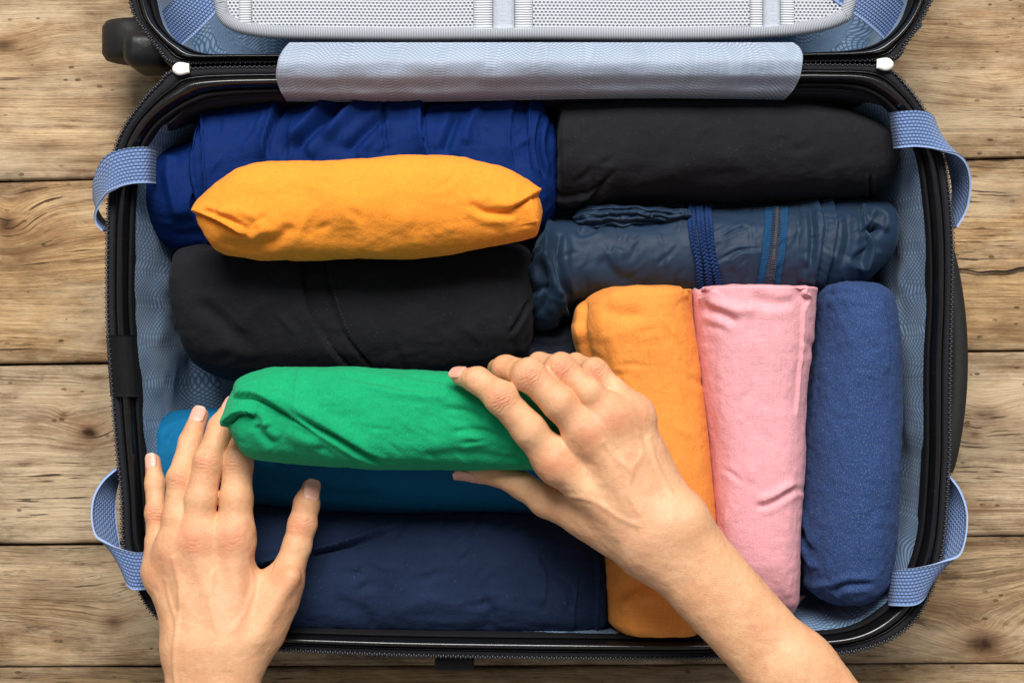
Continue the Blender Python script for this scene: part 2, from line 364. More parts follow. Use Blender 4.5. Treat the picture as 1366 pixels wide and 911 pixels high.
def sweep(name, a, b, s, prof, mat, parent, z0=ZR, flip=False, cut=None):
    """closed band along the rim; prof = (w, dz): w=0 at the zipper, 1 at the inner edge"""
    w = np.array([p[0] for p in prof]); z = z0 + np.array([p[1] for p in prof])
    XY = a[:, None, :] * (1 - w[None, :, None]) + b[:, None, :] * w[None, :, None]
    V = Pa(XY[..., 0], XY[..., 1], z0); V[..., 2] = z
    c = np.r_[0, np.cumsum(np.linalg.norm(np.diff(V[0], axis=0), axis=1))]
    uv = np.stack(np.broadcast_arrays(s[:, None], c[None, :]), -1).reshape(-1, 2)
    return mesh_np(name, V.reshape(-1, 3), grid_faces(len(a), len(w), wrap_u=True, flip=flip), mat, parent, uv)
def smooth_prof(pts, n=24):
    return crom(np.array(pts), n)
def rim_set(a, b, s, z0, flip, lid=False):
    tape = sweep('zipper_tape', a, b, s, [(-.05, -.007), (-.03, -.003), (0, -.0012), (.1, 0), (.22, .0003), (.3, -.001), (.36, -.004)], M_TAPE, case, z0, flip)
    sweep('rim_bead', a, b, s, smooth_prof([(.24, -.012), (.27, -.003), (.31, .0006), (.36, .0008), (.39, -.0006), (.42, .0008), (.48, .0042), (.57, .0058), (.68, .0052), (.78, .0022), (.84, -.0015), (.86, -.008)], 40), M_BEAD, case, z0, flip)
    sweep('inner_binding', a, b, s, smooth_prof([(.80, -.006), (.86, -.0012), (.93, -.0003), (.99, -.0014), (1.02, -.005), (1.03, -.012)], 14), M_BIND, case, z0, flip)
    # zipper teeth, one small box each, joined
    pts = Pa(*( (a * .97 + b * .03).T), z0); L = np.linalg.norm(np.diff(np.vstack([pts, pts[:1]]), axis=0), axis=1); cum = np.r_[0, np.cumsum(L)]
    n = int(cum[-1] / 0.0016); ss = np.linspace(0, cum[-1], n, endpoint=False)
    pc = np.vstack([pts, pts[:1]]); C = np.stack([np.interp(ss, cum, pc[:, k]) for k in range(3)], -1)
    T = np.roll(C, -1, 0) - np.roll(C, 1, 0); T /= np.linalg.norm(T, axis=1)[:, None]; Nn = np.stack([-T[:, 1], T[:, 0], 0 * T[:, 0]], -1)
    Vs = []; Fs = []
    box = np.array([(x, y, z) for x in (-1, 1) for y in (-1, 1) for z in (-1, 1)], float)
    bf = np.array([(0, 1, 3, 2), (4, 6, 7, 5), (0, 4, 5, 1), (2, 3, 7, 6), (0, 2, 6, 4), (1, 5, 7, 3)])
    for k in range(n):
        off = 0.0003 * (1 if k % 2 else -1)
        qx, qy = proj(C[k]); hinge = 255 < qx < 1168 and 70 < qy < 100; sc_ = .45 if hinge else .8
        Vs.append(C[k] + box[:, :1] * 0.0005 * T[k] + (box[:, 1:2] * 0.0013 * sc_ + off) * Nn[k] + box[:, 2:] * np.array([0, 0, .0009]) * sc_ + np.array([0, 0, .0003]))
        Fs.append(bf + 8 * k)
    tag(mesh_np('zipper_teeth', np.vstack(Vs), np.vstack(Fs), M_TEETH, tape, smooth=False), kind='stuff')
NB = 520
ba, bb, bs = respath(BO, BI, NB); rim_set(ba, bb, bs, ZR, False)
la, lb, ls = respath(LO, LI, NB); rim_set(la, lb, ls, ZR - 0.001, True)

def shell(name, a, b, s, z0, depth, flip):
    prof = [(-.02, -.006)] + [(-.06 - .05 * math.sin(t * math.pi), -.008 - (depth - .03) * t) for t in np.linspace(0, 1, 8)]
    w = [p[0] for p in prof]; z = [p[1] for p in prof]
    # rounded bottom edge, then the flat outer face
    cen = (a.mean(0))
    XY = [a * (1 - ww) + b * ww for ww in w]
    for t in np.linspace(0.15, 1, 7):
        XY.append(XY[8] + (cen - XY[8]) * (0.055 * (1 - math.cos(t * math.pi / 2)))); z.append(z[8] - (depth - .004 + z[8]) * math.sin(t * math.pi / 2))
    XY.append(XY[-1] + (cen - XY[-1]) * .5); z.append(z[-1]); XY.append(XY[-1] * 0 + cen); z.append(z[-1])
    XY = np.stack(XY, 1); z = np.array(z) + z0
    V = Pa(XY[..., 0], XY[..., 1], z0); V[..., 2] = z
    return mesh_np(name, V.reshape(-1, 3), grid_faces(len(a), len(z), wrap_u=True, flip=not flip), M_SHELL, case)
shell('base_shell', ba, bb, bs, ZR, ZR - 0.003, False)
shell('lid_shell', la, lb, ls, ZR - .001, ZR - 0.004, True)

def lining(name, b, s, z0, zf, mat, flip, billow, seed, flare=0.0, slope=0.0):
    cen = b.mean(0); rows = []; zz = []
    for t in np.linspace(0, 1, 26):
        rows.append(b + (cen - b) * (0.012 * t - flare * math.sin(t * math.pi))); zz.append(z0 - .006 - (z0 - zf - .022) * t)
    r0 = rows[-1]; zl = zz[-1]
    for t in np.linspace(.12, 1, 8):
        rows.append(r0 + (cen - r0) * .06 * (1 - math.cos(t * math.pi / 2))); zz.append(zl - (zl - zf) * math.sin(t * math.pi / 2))
    r1 = rows[-1]
    for t in np.linspace(.05, 1, 20): rows.append(r1 + (cen - r1) * t); zz.append(zf)
    XY = np.stack(rows, 1); z = np.array(zz)
    tt_ = np.clip((z0 - .006 - z) / (z0 - zf), 0, 1)[None, :]; ex = XY[:, :1, 0] - cen[0]; ey = XY[:, :1, 1] - cen[1]
    XY[..., 0] -= ex * slope * tt_ * sstep(.5, .95, np.abs(ex) / 540.)
    XY[..., 1] -= ey * slope * 1.3 * tt_ * sstep(1010, 1090, XY[:, :1, 0]) * (ey > 0)
    V = Pa(XY[..., 0], XY[..., 1], z0); V[..., 2] = z
    dz = np.r_[np.linspace(0, 1, 26) ** .6, np.ones(8), np.linspace(.9, .3, 20)]
    cw = np.array([*P(cen[0], cen[1], z0)[:2], 0]); dirn = cw - V; dirn[..., 2] = 0; dl = np.linalg.norm(dirn, axis=-1, keepdims=True); dirn = dirn / np.maximum(dl, .02)
    q = np.stack([V[..., 0] * 21, V[..., 1] * 21, V[..., 2] * 20], -1)
    V = V + dirn * (billow * np.minimum(fbm(q, seed, 3)[..., None] * .85 - .30, .30) * dz[None, :, None])
    V[..., 2] += 0.5 * billow * fbm(q * 1.3 + 5, seed + 9, 3) * (dz * (np.arange(len(dz)) > 8))[None, :]
    c = np.r_[0, np.cumsum(np.linalg.norm(np.diff(V[0], axis=0), axis=1))]
    u = np.broadcast_to(s[:, None], V.shape[:2]).copy(); v = np.broadcast_to(c[None, :], V.shape[:2]).copy()
    v *= .55; u[:, 34:] = V[:, 34:, 0]; v[:, 34:] = V[:, 34:, 1]
    return mesh_np(name, V.reshape(-1, 3), grid_faces(len(b), len(z), wrap_u=True, flip=flip), mat, case, np.stack([u, v], -1).reshape(-1, 2))
bin_ = ba * -.01 + bb * 1.01
lining('base_lining', bin_, bs, ZR, 0.014, M_LIN, False, 0.0075, 21, 0.0, 0.075)
lining('lid_lining', la * -.01 + lb * 1.01, ls, ZR - .001, 0.010, M_LIN, True, 0.003, 33)

# dark net backing hanging along the hinge side of the base, seen behind the rolls
def sheet(name, f, nu, nv, mat, parent, thick=0.0012, uvs=None, flip=False):
    u, v = np.meshgrid(np.linspace(0, 1, nu), np.linspace(0, 1, nv), indexing='ij')
    V = f(u, v); 
    du = np.gradient(V, axis=0); dv = np.gradient(V, axis=1); N = np.cross(du, dv); N /= np.linalg.norm(N, axis=-1, keepdims=True) + 1e-12
    if flip: N = -N
    lu = np.linalg.norm(np.diff(V[:, nv // 2], axis=0), axis=1).sum(); lv = np.linalg.norm(np.diff(V[nu // 2], axis=0), axis=1).sum()
    uv = np.stack([u * lu, v * lv], -1).reshape(-1, 2)
    A = V.reshape(-1, 3); B = (V - N * thick).reshape(-1, 3); n = len(A)
    f1 = grid_faces(nu, nv, flip=flip); f2 = grid_faces(nu, nv, flip=not flip) + n
    bd = np.r_[np.arange(nv), np.arange(1, nu) * nv + nv - 1, (nu - 1) * nv + np.arange(nv - 2, -1, -1), np.arange(nu - 2, 0, -1) * nv]
    nb = np.roll(bd, -1); side = np.stack([bd, nb, nb + n, bd + n], -1)
    if not flip: side = side[:, ::-1]
    e = np.minimum(np.minimum(v, 1 - v) * lv, 1).reshape(-1); at = {'edge': np.r_[(e < 0.0011), (e < 0.0011)].astype(float)}
    return mesh_np(name, np.vstack([A, B]), np.vstack([f1, f2, side]), mat, parent, np.vstack([uv, uv]), attrs=at)
def net(u, v):
    x = 225 + u * (1180 - 225); yt = pchip([225, 262, 310, 400, 683, 1000, 1100, 1150, 1180], [166, 140, 131, 127, 124, 121, 121, 126, 140], x)
    return Pa(x, yt + v * 26, ZR - .006 - .05 * v + .002 * np.sin(u * 40) * v)
sheet('net_backing', net, 160, 10, M_LINB, case, flip=True)

# hinge flap: light guilloche cloth rolled over the hinge
def flap(u, v):
    y = 57 + 77 * v
    xl = pchip([57, 66, 80, 100, 120, 134], [386, 378, 371, 368, 374, 382], y); xr = pchip([57, 64, 76, 100, 118, 134], [1058, 1067, 1071, 1068, 1060, 1047], y)
    x = xl + (xr - xl) * u
    z = ZR + pchip([0, .15, .35, .55, .75, .9, 1.0], [.004, .0125, .0165, .0140, .0060, -.0005, -.022], v)
    z = z + .0012 * np.sin(u * 9 + 1) * v + .0008 * fbm(np.stack([u * 14, v * 3, v * 0], -1), 5)
    y = y + 2.5 * np.sin(u * 5.5 + .6) * v
    return Pa(x, y, z)
sheet('hinge_flap', flap, 220, 36, M_FLAP, case, .0016, flip=True)

# zipper end stops, two white tabs
def tab(cx, cy, ang, sx):
    n = 28; t = np.linspace(0, 2 * math.pi, n, endpoint=False)
    out = np.stack([np.where(np.cos(t) > .55, .62, np.cos(t)), .55 * np.sign(np.sin(t)) * np.abs(np.sin(t)) ** .8 * (1 + .12 * np.cos(3 * t))], -1) * np.array([sx * 14, 15])
    c, s_ = math.cos(ang), math.sin(ang); out = out @ np.array([[c, s_], [-s_, c]])
    rings = []
    for sc, z in ((1.0, .0), (1.02, .0012), (.93, .0026), (.6, .0032), (.05, .0033)):
        rings.append(Pa(cx + out[:, 0] * sc, cy + out[:, 1] * sc, ZR + .0015 + z))
    V = np.stack(rings, 1)
    mesh_np('zipper_end', V.reshape(-1, 3), grid_faces(n, 5, wrap_u=True, flip=(sx < 0)), M_WHITE, case)
tab(244, 92, -.05, 1.0); tab(1178, 86, .05, -1.0)

# webbing straps
def strap(name, ctrl, wid, nrmdisp=0, mat=None):
    """ctrl: (px,py,z, wx,wy,wz): centre and width direction"""
    c = crom(np.array([list(P(*k[:3])) for k in ctrl]), 90); w = crom(np.array([k[3:] for k in ctrl], float), 90); w /= np.linalg.norm(w, axis=1)[:, None]
    def f(u, v):
        i = np.rint(u * 89).astype(int)
        return c[i] + w[i] * ((v - .5) * wid)[..., None]
    return sheet(name, f, 90, 18, mat or M_WEB, case, .0016, flip=False)
strap('strap', [(206,222,.095, 0,1,0), (203,221,.118, 0,1,0), (194,220,.135, 0,1,0), (172,222,.1375, -.06,1,-.03), (152,229,.136, -.35,.9,-.2), (138,245,.130, -.5,.55,-.65), (131,265,.122, -.4,.3,-.85), (131,284,.116, -.15,.1,-1), (138,298,.112, .1,0,-1), (149,308,.110, .2,0,-1)], .0235)
strap('strap', [(1192,174,.095, .1,-1,0), (1193,174,.118, .12,-1,0), (1201,173,.135, .12,-1,0), (1225,172,.1375, 0,-1,0), (1246,178,.136, .1,-.95,.25), (1264,196,.128, .3,-.55,.75), (1276,220,.120, .3,-.2,.9), (1281,250,.114, .25,0,1), (1277,280,.110, .2,0,1), (1266,304,.108, .1,0,1)], .0235)
strap('strap', [(1184,782,.095, .1,1,0), (1186,782,.118, .1,1,0), (1195,783,.134, .1,1,0), (1222,782,.1375, .05,1,0), (1246,772,.134, .3,.9,.3), (1264,750,.125, .45,.45,.75), (1274,714,.117, .4,.15,.9), (1276,678,.112, .35,0,.95), (1269,650,.109, .25,0,1), (1256,628,.107, .1,0,1)], .0240)
strap('strap', [(212,762,.095, 0,-1,0), (209,761,.118, 0,-1,0), (198,761,.135, 0,-1,0), (176,761,.1375, 0,-1,0), (156,749,.134, .3,-.9,-.3), (143,724,.125, .45,-.45,-.75), (137,690,.117, .42,-.15,-.9), (139,660,.112, .38,0,-.95), (148,638,.109, .25,0,-1), (162,622,.107, .1,0,-1)], .0240)
strap('lid_strap', [(215,62,.075, .6,-.6,.2), (229,41,.098, .62,-.75,.1), (250,20,.112, .62,-.75,.0), (280,-12,.117, .62,-.75,0), (330,-70,.116, .62,-.75,0), (380,-130,.115, .62,-.75,0)], .0262)
strap('lid_strap', [(1210,52,.075, .6,.6,.2), (1190,28,.098, .5,.85,.1), (1165,6,.112, .5,.85,0), (1130,-18,.118, .5,.85,0), (1070,-60,.117, .5,.85,0), (1000,-110,.115, .5,.85,0)], .0262)

# dark woven tab wrapped over the left rim
def ltab(u, v):
    y = 447 + 82 * v; w = u
    prof = pchip([0, .08, .2, .4, .6, .8, .95, 1], [-.012, -.001, .0025, .0070, .0078, .0055, .0005, -.008], w)
    xo = np.interp(y, [420, 489, 568], [142, 146, 152]) - 2.5; xi = np.interp(y, [420, 489, 568], [176, 182, 187]) + 2
    return Pa(xo + (xi - xo) * (.02 + .96 * u), y, ZR + prof)
sheet('rim_tab', ltab, 30, 30, M_BIND, case, .001, flip=True)

# lid divider: bound net panel with three zipped webbing bands
def m_net(name):
    q = NT(name); uv = q.uv(); x, y, _ = q.xyz(uv)
    ky = 1 / .0021; kx = 1 / .0026
    row = q.m2('FLOOR', q.m2('MULTIPLY', y, ky)); off = q.m2('MULTIPLY', q.m2('MODULO', row, 2.0), .5)
    fx = q.m2('SUBTRACT', q.m2('FRACT', q.m2('MULTIPLY_ADD', x, kx, off)), .5); fy = q.m2('SUBTRACT', q.m2('FRACT', q.m2('MULTIPLY', y, ky)), .5)
    d = q.m2('SQRT', q.m2('ADD', q.m2('MULTIPLY', fx, fx), q.m2('MULTIPLY', fy, fy)))
    hole = q.rng(d, .26, .33, 1, 0)
    c = q.mix(q.noise(uv, 500, 2), lin(180, 185, 192), lin(206, 209, 214))
    q.fin(c, .6, q.bump(q.rng(d, .26, .5), .0006, .6))
    tr = q.n('ShaderNodeBsdfTransparent'); mx = q.n('ShaderNodeMixShader', inp={0: hole, 1: q.b.outputs[0], 2: tr})
    q.t.links.new(mx, q.out.inputs[0]); return q.m
M_NET = m_net('white_net')
M_BACK = m_fabric('divider_cloth', lin(180, 187, 198), .06, .08, thread=900, sheen=.1)
def m_rib(name, c, d, k=1 / .0011):
    q = NT(name); uv = q.uv(); x, y, _ = q.xyz(uv)
    w = q.m2('ADD', q.m2('MULTIPLY', q.m2('SINE', q.m2('MULTIPLY_ADD', x, 2 * math.pi * k, q.m2('MULTIPLY', q.noise(uv, 200, 2), 2.0))), .5), .5)
    return q.fin(q.mix(w, d, c), .7, q.bump(w, .0006, .7))
M_RIB = m_rib('binding_rib', lin(190, 195, 202), lin(128, 134, 142))
M_RIBL = m_rib('band_rib', lin(222, 224, 228), lin(150, 156, 164), 1 / .0016)
DV = [(286,8),(292,27),(306,39),(330,47),(370,52),(450,54),(683,54),(900,54),(985,53),(1050,49),(1095,42),(1124,32),(1138,18),(1146,-40),(1152,-250),(1140,-470),(1090,-540),(980,-570),(683,-575),(400,-570),(310,-540),(280,-470),(276,-250),(280,-40)]
dv = crom(DV, 300, True); dcen = np.array([700, -250.]); 
def dz_(p): return .119 + .0015 * np.sin(p[..., 0] * .02)
def ring_at(d):
    t = np.roll(dv, -1, 0) - np.roll(dv, 1, 0); t /= np.linalg.norm(t, axis=1)[:, None]; nn = np.stack([t[:, 1], -t[:, 0]], -1)
    return dv + nn * d * np.sign(((dcen - dv) * nn).sum(1))[:, None]
rows = [(ring_at(1.0), -.004), (ring_at(-.5), -.001), (ring_at(0.), .0012), (ring_at(5.), .0028), (ring_at(11.), .0028), (ring_at(16.), .0016), (ring_at(18.), -.0008)]
V = np.stack([np.c_[Pa(r[:, 0], r[:, 1], .119)[:, :2], dz_(r) + z] for r, z in rows], 1)
su = np.r_[0, np.cumsum(np.linalg.norm(np.diff(V[:, 3], axis=0), axis=1))]; sv = np.linspace(0, .009, 7)
mesh_np('divider_binding', V.reshape(-1, 3), grid_faces(300, 7, wrap_u=True, flip=True), M_RIB, case, np.stack(np.meshgrid(su, sv, indexing='ij'), -1).reshape(-1, 2))
def disc(name, mat, dzz, d):
    r = ring_at(d); R = [r + (dcen - r) * t for t in np.linspace(0, 1, 14)]
    X = np.stack(R, 1); V = Pa(X[..., 0], X[..., 1], .119); V[..., 2] = dz_(X) + dzz
    return mesh_np(name, V.reshape(-1, 3), grid_faces(300, 14, wrap_u=True, flip=True), mat, case, V[..., :2].reshape(-1, 2))
disc('divider_net', M_NET, 0.0, 14.); disc('divider_backing', M_BACK, -.004, 14.)
for xc in (672, 1022, 342):
    for (x0, x1, mt, zz) in ((xc - 40 if xc == 672 else xc - 22, xc - 15 if xc == 672 else xc - 6, M_RIBL, .0012), (xc - 14 if xc == 672 else xc - 5, xc + 14 if xc == 672 else xc + 17, M_BACK, .0014), (xc + 15 if xc == 672 else xc + 18, xc + 38 if xc == 672 else xc + 36, M_RIBL, .0012)):
        if xc == 342 and mt is M_BACK: continue
        if xc == 342 and x0 > xc: continue
        def bnd(u, v, x0=x0, x1=x1, zz=zz): 
            x = x0 + (x1 - x0) * v; y = 40 - 590 * u
            p = Pa(x, y, .119); p[..., 2] = dz_(np.stack([x, y], -1)) + zz; return p
        sheet('divider_band', bnd, 80, 4, mt, case, .0008, flip=False)
    if xc != 342:
        Vs = []; Fs = []; box = np.array([(x, y, z) for x in (-1, 1) for y in (-1, 1) for z in (-1, 1)], float)
        bf = np.array([(0, 1, 3, 2), (4, 6, 7, 5), (0, 4, 5, 1), (2, 3, 7, 6), (0, 2, 6, 4), (1, 5, 7, 3)])
        xm = xc if xc == 672 else xc + 6
        for k in range(190):
            for sd in (-1, 1):
                c = P(xm + sd * 5, 40 - 3.1 * k, .119); c[2] += .0022
                Vs.append(c + box * np.array([.0020, .00045, .0008])); Fs.append(bf + 8 * len(Fs))
        tag(mesh_np('divider_zipper', np.vstack(Vs), np.vstack(Fs), m_plastic('white_zip', lin(214, 216, 220), .5), case, smooth=False), kind='stuff')

# wheels at the left end of the lid, carry handle on the right end, side latch
def rbox(name, px0, px1, py0, py1, z0, z1, r, mat, parent, n=8):
    zc = (z0 + z1) / 2; A = P(px0, py0, zc); B = P(px1, py1, zc); c = (A + B) / 2; h = np.abs(B - A) / 2; h[2] = (z1 - z0) / 2
    th = np.linspace(0, 2 * math.pi, 48, endpoint=False); ph = np.linspace(-math.pi / 2, math.pi / 2, 22)
    T, Ph = np.meshgrid(th, ph, indexing='ij'); d = np.stack([np.cos(T) * np.cos(Ph), np.sin(T) * np.cos(Ph), np.sin(Ph)], -1)
    hh = h - r; sg = np.sign(d) * np.abs(d) ** .2
    V = c + np.clip(d * 10, -1, 1) * hh + d * r
    return mesh_np(name, V.reshape(-1, 3), grid_faces(48, 22, wrap_u=True), mat, parent)
def lathe(name, cx, cy, cz, axis, prof, mat, parent, n=48):
    th = np.linspace(0, 2 * math.pi, n, endpoint=False); pr = np.array(prof)
    r = pr[:, 1]; t = pr[:, 0]
    if axis == 'y': V = np.stack(np.broadcast_arrays(cx + r[None] * np.cos(th)[:, None], cy + t[None] + 0 * th[:, None], cz + r[None] * np.sin(th)[:, None]), -1)
    else: V = np.stack(np.broadcast_arrays(cx + t[None] + 0 * th[:, None], cy + r[None] * np.cos(th)[:, None], cz + r[None] * np.sin(th)[:, None]), -1)
    return mesh_np(name, V.reshape(-1, 3), grid_faces(n, len(r), wrap_u=True), mat, parent)
for yy in (45, -560):
    hs = rbox('wheel_housing', 172, 238, yy + 2, yy + 52, .030, .082, .010, M_SHELL, case)
    c = P(176, yy + 8, .055)
    wh = lathe('wheel', c[0], c[1], .045, 'y', [(-.0145, .0), (-.0145, .014), (-.013, .020), (-.009, .0225), (.009, .0225), (.013, .020), (.0145, .014), (.0145, 0)], M_RUBBER, hs)
def handle():
    n = 60; t = np.linspace(0, 1, n); y = 335 + t * 290; out = np.sin(np.clip(t, 0, 1) * math.pi) ** .75
    xw = P(1258, 400, .105)[0] + .0096 * out; yw = Pa(700, y, .105)[:, 1]; zw = .098 + 0 * t
    C = np.stack([xw, yw, zw], -1); T = np.gradient(C, axis=0); T /= np.linalg.norm(T, axis=1)[:, None]; Nn = np.cross(T, [0, 0, 1.])
    th = np.linspace(0, 2 * math.pi, 20, endpoint=False); ca, sa = np.cos(th), np.sin(th)
    V = C[:, None] + Nn[:, None] * (np.sign(ca) * np.abs(ca) ** .7 * .0075)[None, :, None] + np.array([0, 0, 1.]) * (np.sign(sa) * np.abs(sa) ** .7 * .013)[None, :, None]
    mesh_np('carry_handle', V.reshape(-1, 3), grid_faces(n, 20, wrap_v=True), M_RUBBER, case)
handle()
rbox('side_latch', 581, 633, 868, 889, .060, .098, .004, M_RUBBER, case)
adopt(case)
tag(case, 'open black-rimmed hard suitcase with pale blue patterned lining and blue webbing straps', 'suitcase')

# ------------------------------------------------------------------ rolled clothes
def stroke_field(px, py, pts, n=40):
    """distance, signed side and run (0..1) to a smooth stroke in plan"""
    q = crom(np.array(pts, float), n)
    best = np.full(px.shape, 1e9); sgn = np.zeros(px.shape); run = np.zeros(px.shape)
    for k in range(n - 1):
        a, b = q[k], q[k + 1]; d = b - a; L2 = d @ d + 1e-9
        t = np.clip(((px - a[0]) * d[0] + (py - a[1]) * d[1]) / L2, 0, 1)
        ex = px - a[0] - t * d[0]; ey = py - a[1] - t * d[1]; dd = np.hypot(ex, ey)
        m = dd < best
        best = np.where(m, dd, best); run = np.where(m, (k + t) / (n - 1), run)
        sgn = np.where(m, np.sign(d[0] * ey - d[1] * ex), sgn)
    return best, sgn, run
def apply_strokes(px, py, strokes):
    D = np.zeros(px.shape)
    for st in strokes:
        kind, pts, w, d = st[:4]; opt = st[4] if len(st) > 4 else {}
        xs = [p[0] for p in pts]; ys = [p[1] for p in pts]; L = opt.get('L', 18); mg = max(4 * w, 3 * L) + 4
        bb_ = (px > min(xs) - mg) & (px < max(xs) + mg) & (py > min(ys) - mg) & (py < max(ys) + mg)
        if not bb_.any(): continue
        dist, sg, run = stroke_field(px[bb_], py[bb_], pts)
        e0, e1 = opt.get('ends', (.2, .2)); tp = 1.0
        if e0: tp = tp * sstep(0, e0, run)
        if e1: tp = tp * sstep(0, e1, 1 - run)
        n = dist * sg
        if kind == 'v': f = -np.exp(-(dist / w) ** 2) + .45 * np.exp(-((dist - 2 * w) / (1.3 * w)) ** 2)
        elif kind == 'c': f = -np.exp(-(dist / w) ** 1.2)
        elif kind == 'r': f = np.exp(-(dist / w) ** 2)
        else: f = sstep(-w, w, n) * np.exp(-np.maximum(n, 0) / L) - .5 * np.exp(-((n + w) / w) ** 2)   # 's': a lapped edge, raised on the right of the stroke
        D[bb_] += d * f * tp
    return D
def creases(seed, box, n, ln, w, d, ang=0.0, spread=1.2, kinds='vr'):
    """scattered fine creases inside a box in plan"""
    r = random.Random(seed); out = []
    for _ in range(n):
        x = r.uniform(box[0], box[2]); y = r.uniform(box[1], box[3]); a = ang + r.uniform(-spread, spread); L = r.uniform(.5, 1) * ln; b = r.uniform(-.35, .35)
        out.append((r.choice(kinds), [(x, y), (x + L * .5 * math.cos(a) - b * L * .3 * math.sin(a), y + L * .5 * math.sin(a) + b * L * .3 * math.cos(a)), (x + L * math.cos(a), y + L * math.sin(a))], r.uniform(.7, 1.3) * w, r.uniform(.4, 1) * d, {'ends': (.45, .45)}))
    return out
class Hmap:
    """top height of an object, looked up by its place in plan"""
    def __init__(s, V):
        px, py = proj(V); s.x0 = int(px.min()) - 2; s.y0 = int(py.min()) - 2; st = 2.0; s.st = st
        nx = int((px.max() - s.x0) / st) + 4; ny = int((py.max() - s.y0) / st) + 4
        g = np.full((nx, ny), -1.0); ix = ((px - s.x0) / st).astype(int); iy = ((py - s.y0) / st).astype(int)
        np.maximum.at(g, (ix, iy), V[:, 2])
        for _ in range(6):
            sh = np.stack([np.roll(np.roll(g, i, 0), j, 1) for i in (-1, 0, 1) for j in (-1, 0, 1)]); ok = sh > -.5
            av = np.where(ok, sh, 0).sum(0) / np.maximum(ok.sum(0), 1); g = np.where(g < -.5, np.where(ok.any(0), av, -1), g)
        s.g = g
    def __call__(s, px, py):
        fx = np.clip((px - s.x0) / s.st - .5, 0, s.g.shape[0] - 2.01); fy = np.clip((py - s.y0) / s.st - .5, 0, s.g.shape[1] - 2.01)
        i = fx.astype(int); j = fy.astype(int); a = fx - i; b = fy - j; g = s.g
        return g[i, j] * (1 - a) * (1 - b) + g[i + 1, j] * a * (1 - b) + g[i, j + 1] * (1 - a) * b + g[i + 1, j + 1] * a * b
def roll(name, axis, st, zc, hz, mat, strokes=(), cap=(16, 16), pw=2.3, wr=(.0010, 60, 14), fine=.0002, seed=1, zt=None, nu=None, nv=200, flat=0.75, ridged=0.0, capn=2.3, ripple=0.0, extra=()):
    """a rolled garment. st: (position along axis, side a, side b) in plan; zc/hz centre height and half height"""
    st = np.array(st, float); t0, t1 = st[0, 0], st[-1, 0]
    L = px2m(t1 - t0, zc); nu = nu or int(L / .0011)
    # denser rings at both ends
    s = np.linspace(0, 1, nu); s = s - .10 * np.sin(2 * math.pi * s) / (2 * math.pi) * 2.2
    t = t0 + (t1 - t0) * s
    a = pchip(st[:, 0], st[:, 1], t); b = pchip(st[:, 0], st[:, 2], t)
    c = (a + b) / 2; w = (b - a) / 2
    f0 = np.clip(1 - (t - t0) / cap[0], 0, 1); f1 = np.clip(1 - (t1 - t) / cap[1], 0, 1)
    k = (1 - f0 ** capn) ** (1 / capn) * (1 - f1 ** capn) ** (1 / capn)
    k[0] = k[-1] = .012
    z0 = np.full(nu, zc) if zt is None else zc + pchip([p[0] for p in zt], [p[1] for p in zt], t)
    wf = (w / np.median(w)) ** .5; hzz = hz * np.minimum(wf, 1.15) * k
    th = np.linspace(0, 2 * math.pi, nv, endpoint=False); th = th - .30 * np.sin(th - math.pi / 2) * 0 
    ct, sn = np.cos(th), np.sin(th); e = 2 / pw
    cx = np.sign(ct) * np.abs(ct) ** e; sz = np.sign(sn) * np.abs(sn) ** e; sz = np.where(sz < 0, sz * flat, sz)
    side = c[:, None] + w[:, None] * k[:, None] * cx[None]; tt = np.broadcast_to(t[:, None], side.shape)
    V = Pa(tt, side, zc) if axis == 'x' else Pa(side, tt, zc)
    V[..., 2] = z0[:, None] + hzz[:, None] * sz[None]
    def normals(V):
        du = np.gradient(V, axis=0); dv = np.roll(V, -1, 1) - np.roll(V, 1, 1); N = np.cross(du, dv)
        N /= np.linalg.norm(N, axis=-1, keepdims=True) + 1e-12
        if (N[nu // 2, nv // 4, 2]) < 0: N = -N
        return N
    N = normals(V); px, py = proj(V); up = sstep(-.35, .15, N[..., 2])
    sax = 0 if axis == 'x' else 1
    q = V * wr[1]; q[..., sax] = V[..., sax] * wr[2]
    damp = np.minimum(1, k * 1.2)[:, None]
    D = wr[0] * fbm(q + seed * 7.7, seed, 4) * damp + fine * fbm(V * 240, seed + 50, 2)
    if ridged: D = D + ridged * ((.5 - np.abs(fbm(q * 1.25 + 3.1, seed + 20, 3))) + .5 * (.5 - np.abs(vnoise(q * 3.1 + 8, seed + 30)))) * damp
    if ripple: D = D + ripple * vnoise(np.stack([V[..., sax] * 90, th[None] * .8 + 0 * px, px * 0], -1), seed + 3) * np.maximum(f0, f1)[:, None] ** .5
    D = D + apply_strokes(px, py, list(strokes) + list(extra)) * up
    V = V + N * D[..., None]
    V[..., 2] = np.maximum(V[..., 2], .0165)
    ul = np.r_[0, np.cumsum(np.linalg.norm(np.diff(V[:, nv // 4], axis=0), axis=1))]
    per = 2 * math.pi * math.sqrt((px2m(np.median(w), zc) ** 2 + hz ** 2) / 2); vl = th / (2 * math.pi) * per
    uv = np.stack(np.meshgrid(ul, vl, indexing='ij'), -1).reshape(-1, 2)
    Vf = V.reshape(-1, 3); hm = Hmap(V[:, :nv // 2 + 1].reshape(-1, 3))
    # seam column for clean uv wrapping lies underneath
    base = np.array([Vf[:, 0].mean(), Vf[:, 1].mean(), Vf[:, 2].min()])
    flip = (axis == 'x')
    o = mesh_np(name, Vf - base, grid_faces(nu, nv, wrap_v=True, flip=not flip), mat, None, uv)
    o.location = base; o['_b'] = 0; del o['_b']
    return o, hm
def child_of(o, c):
    c.parent = o; c.location = -o.location
    return c
GRP = None
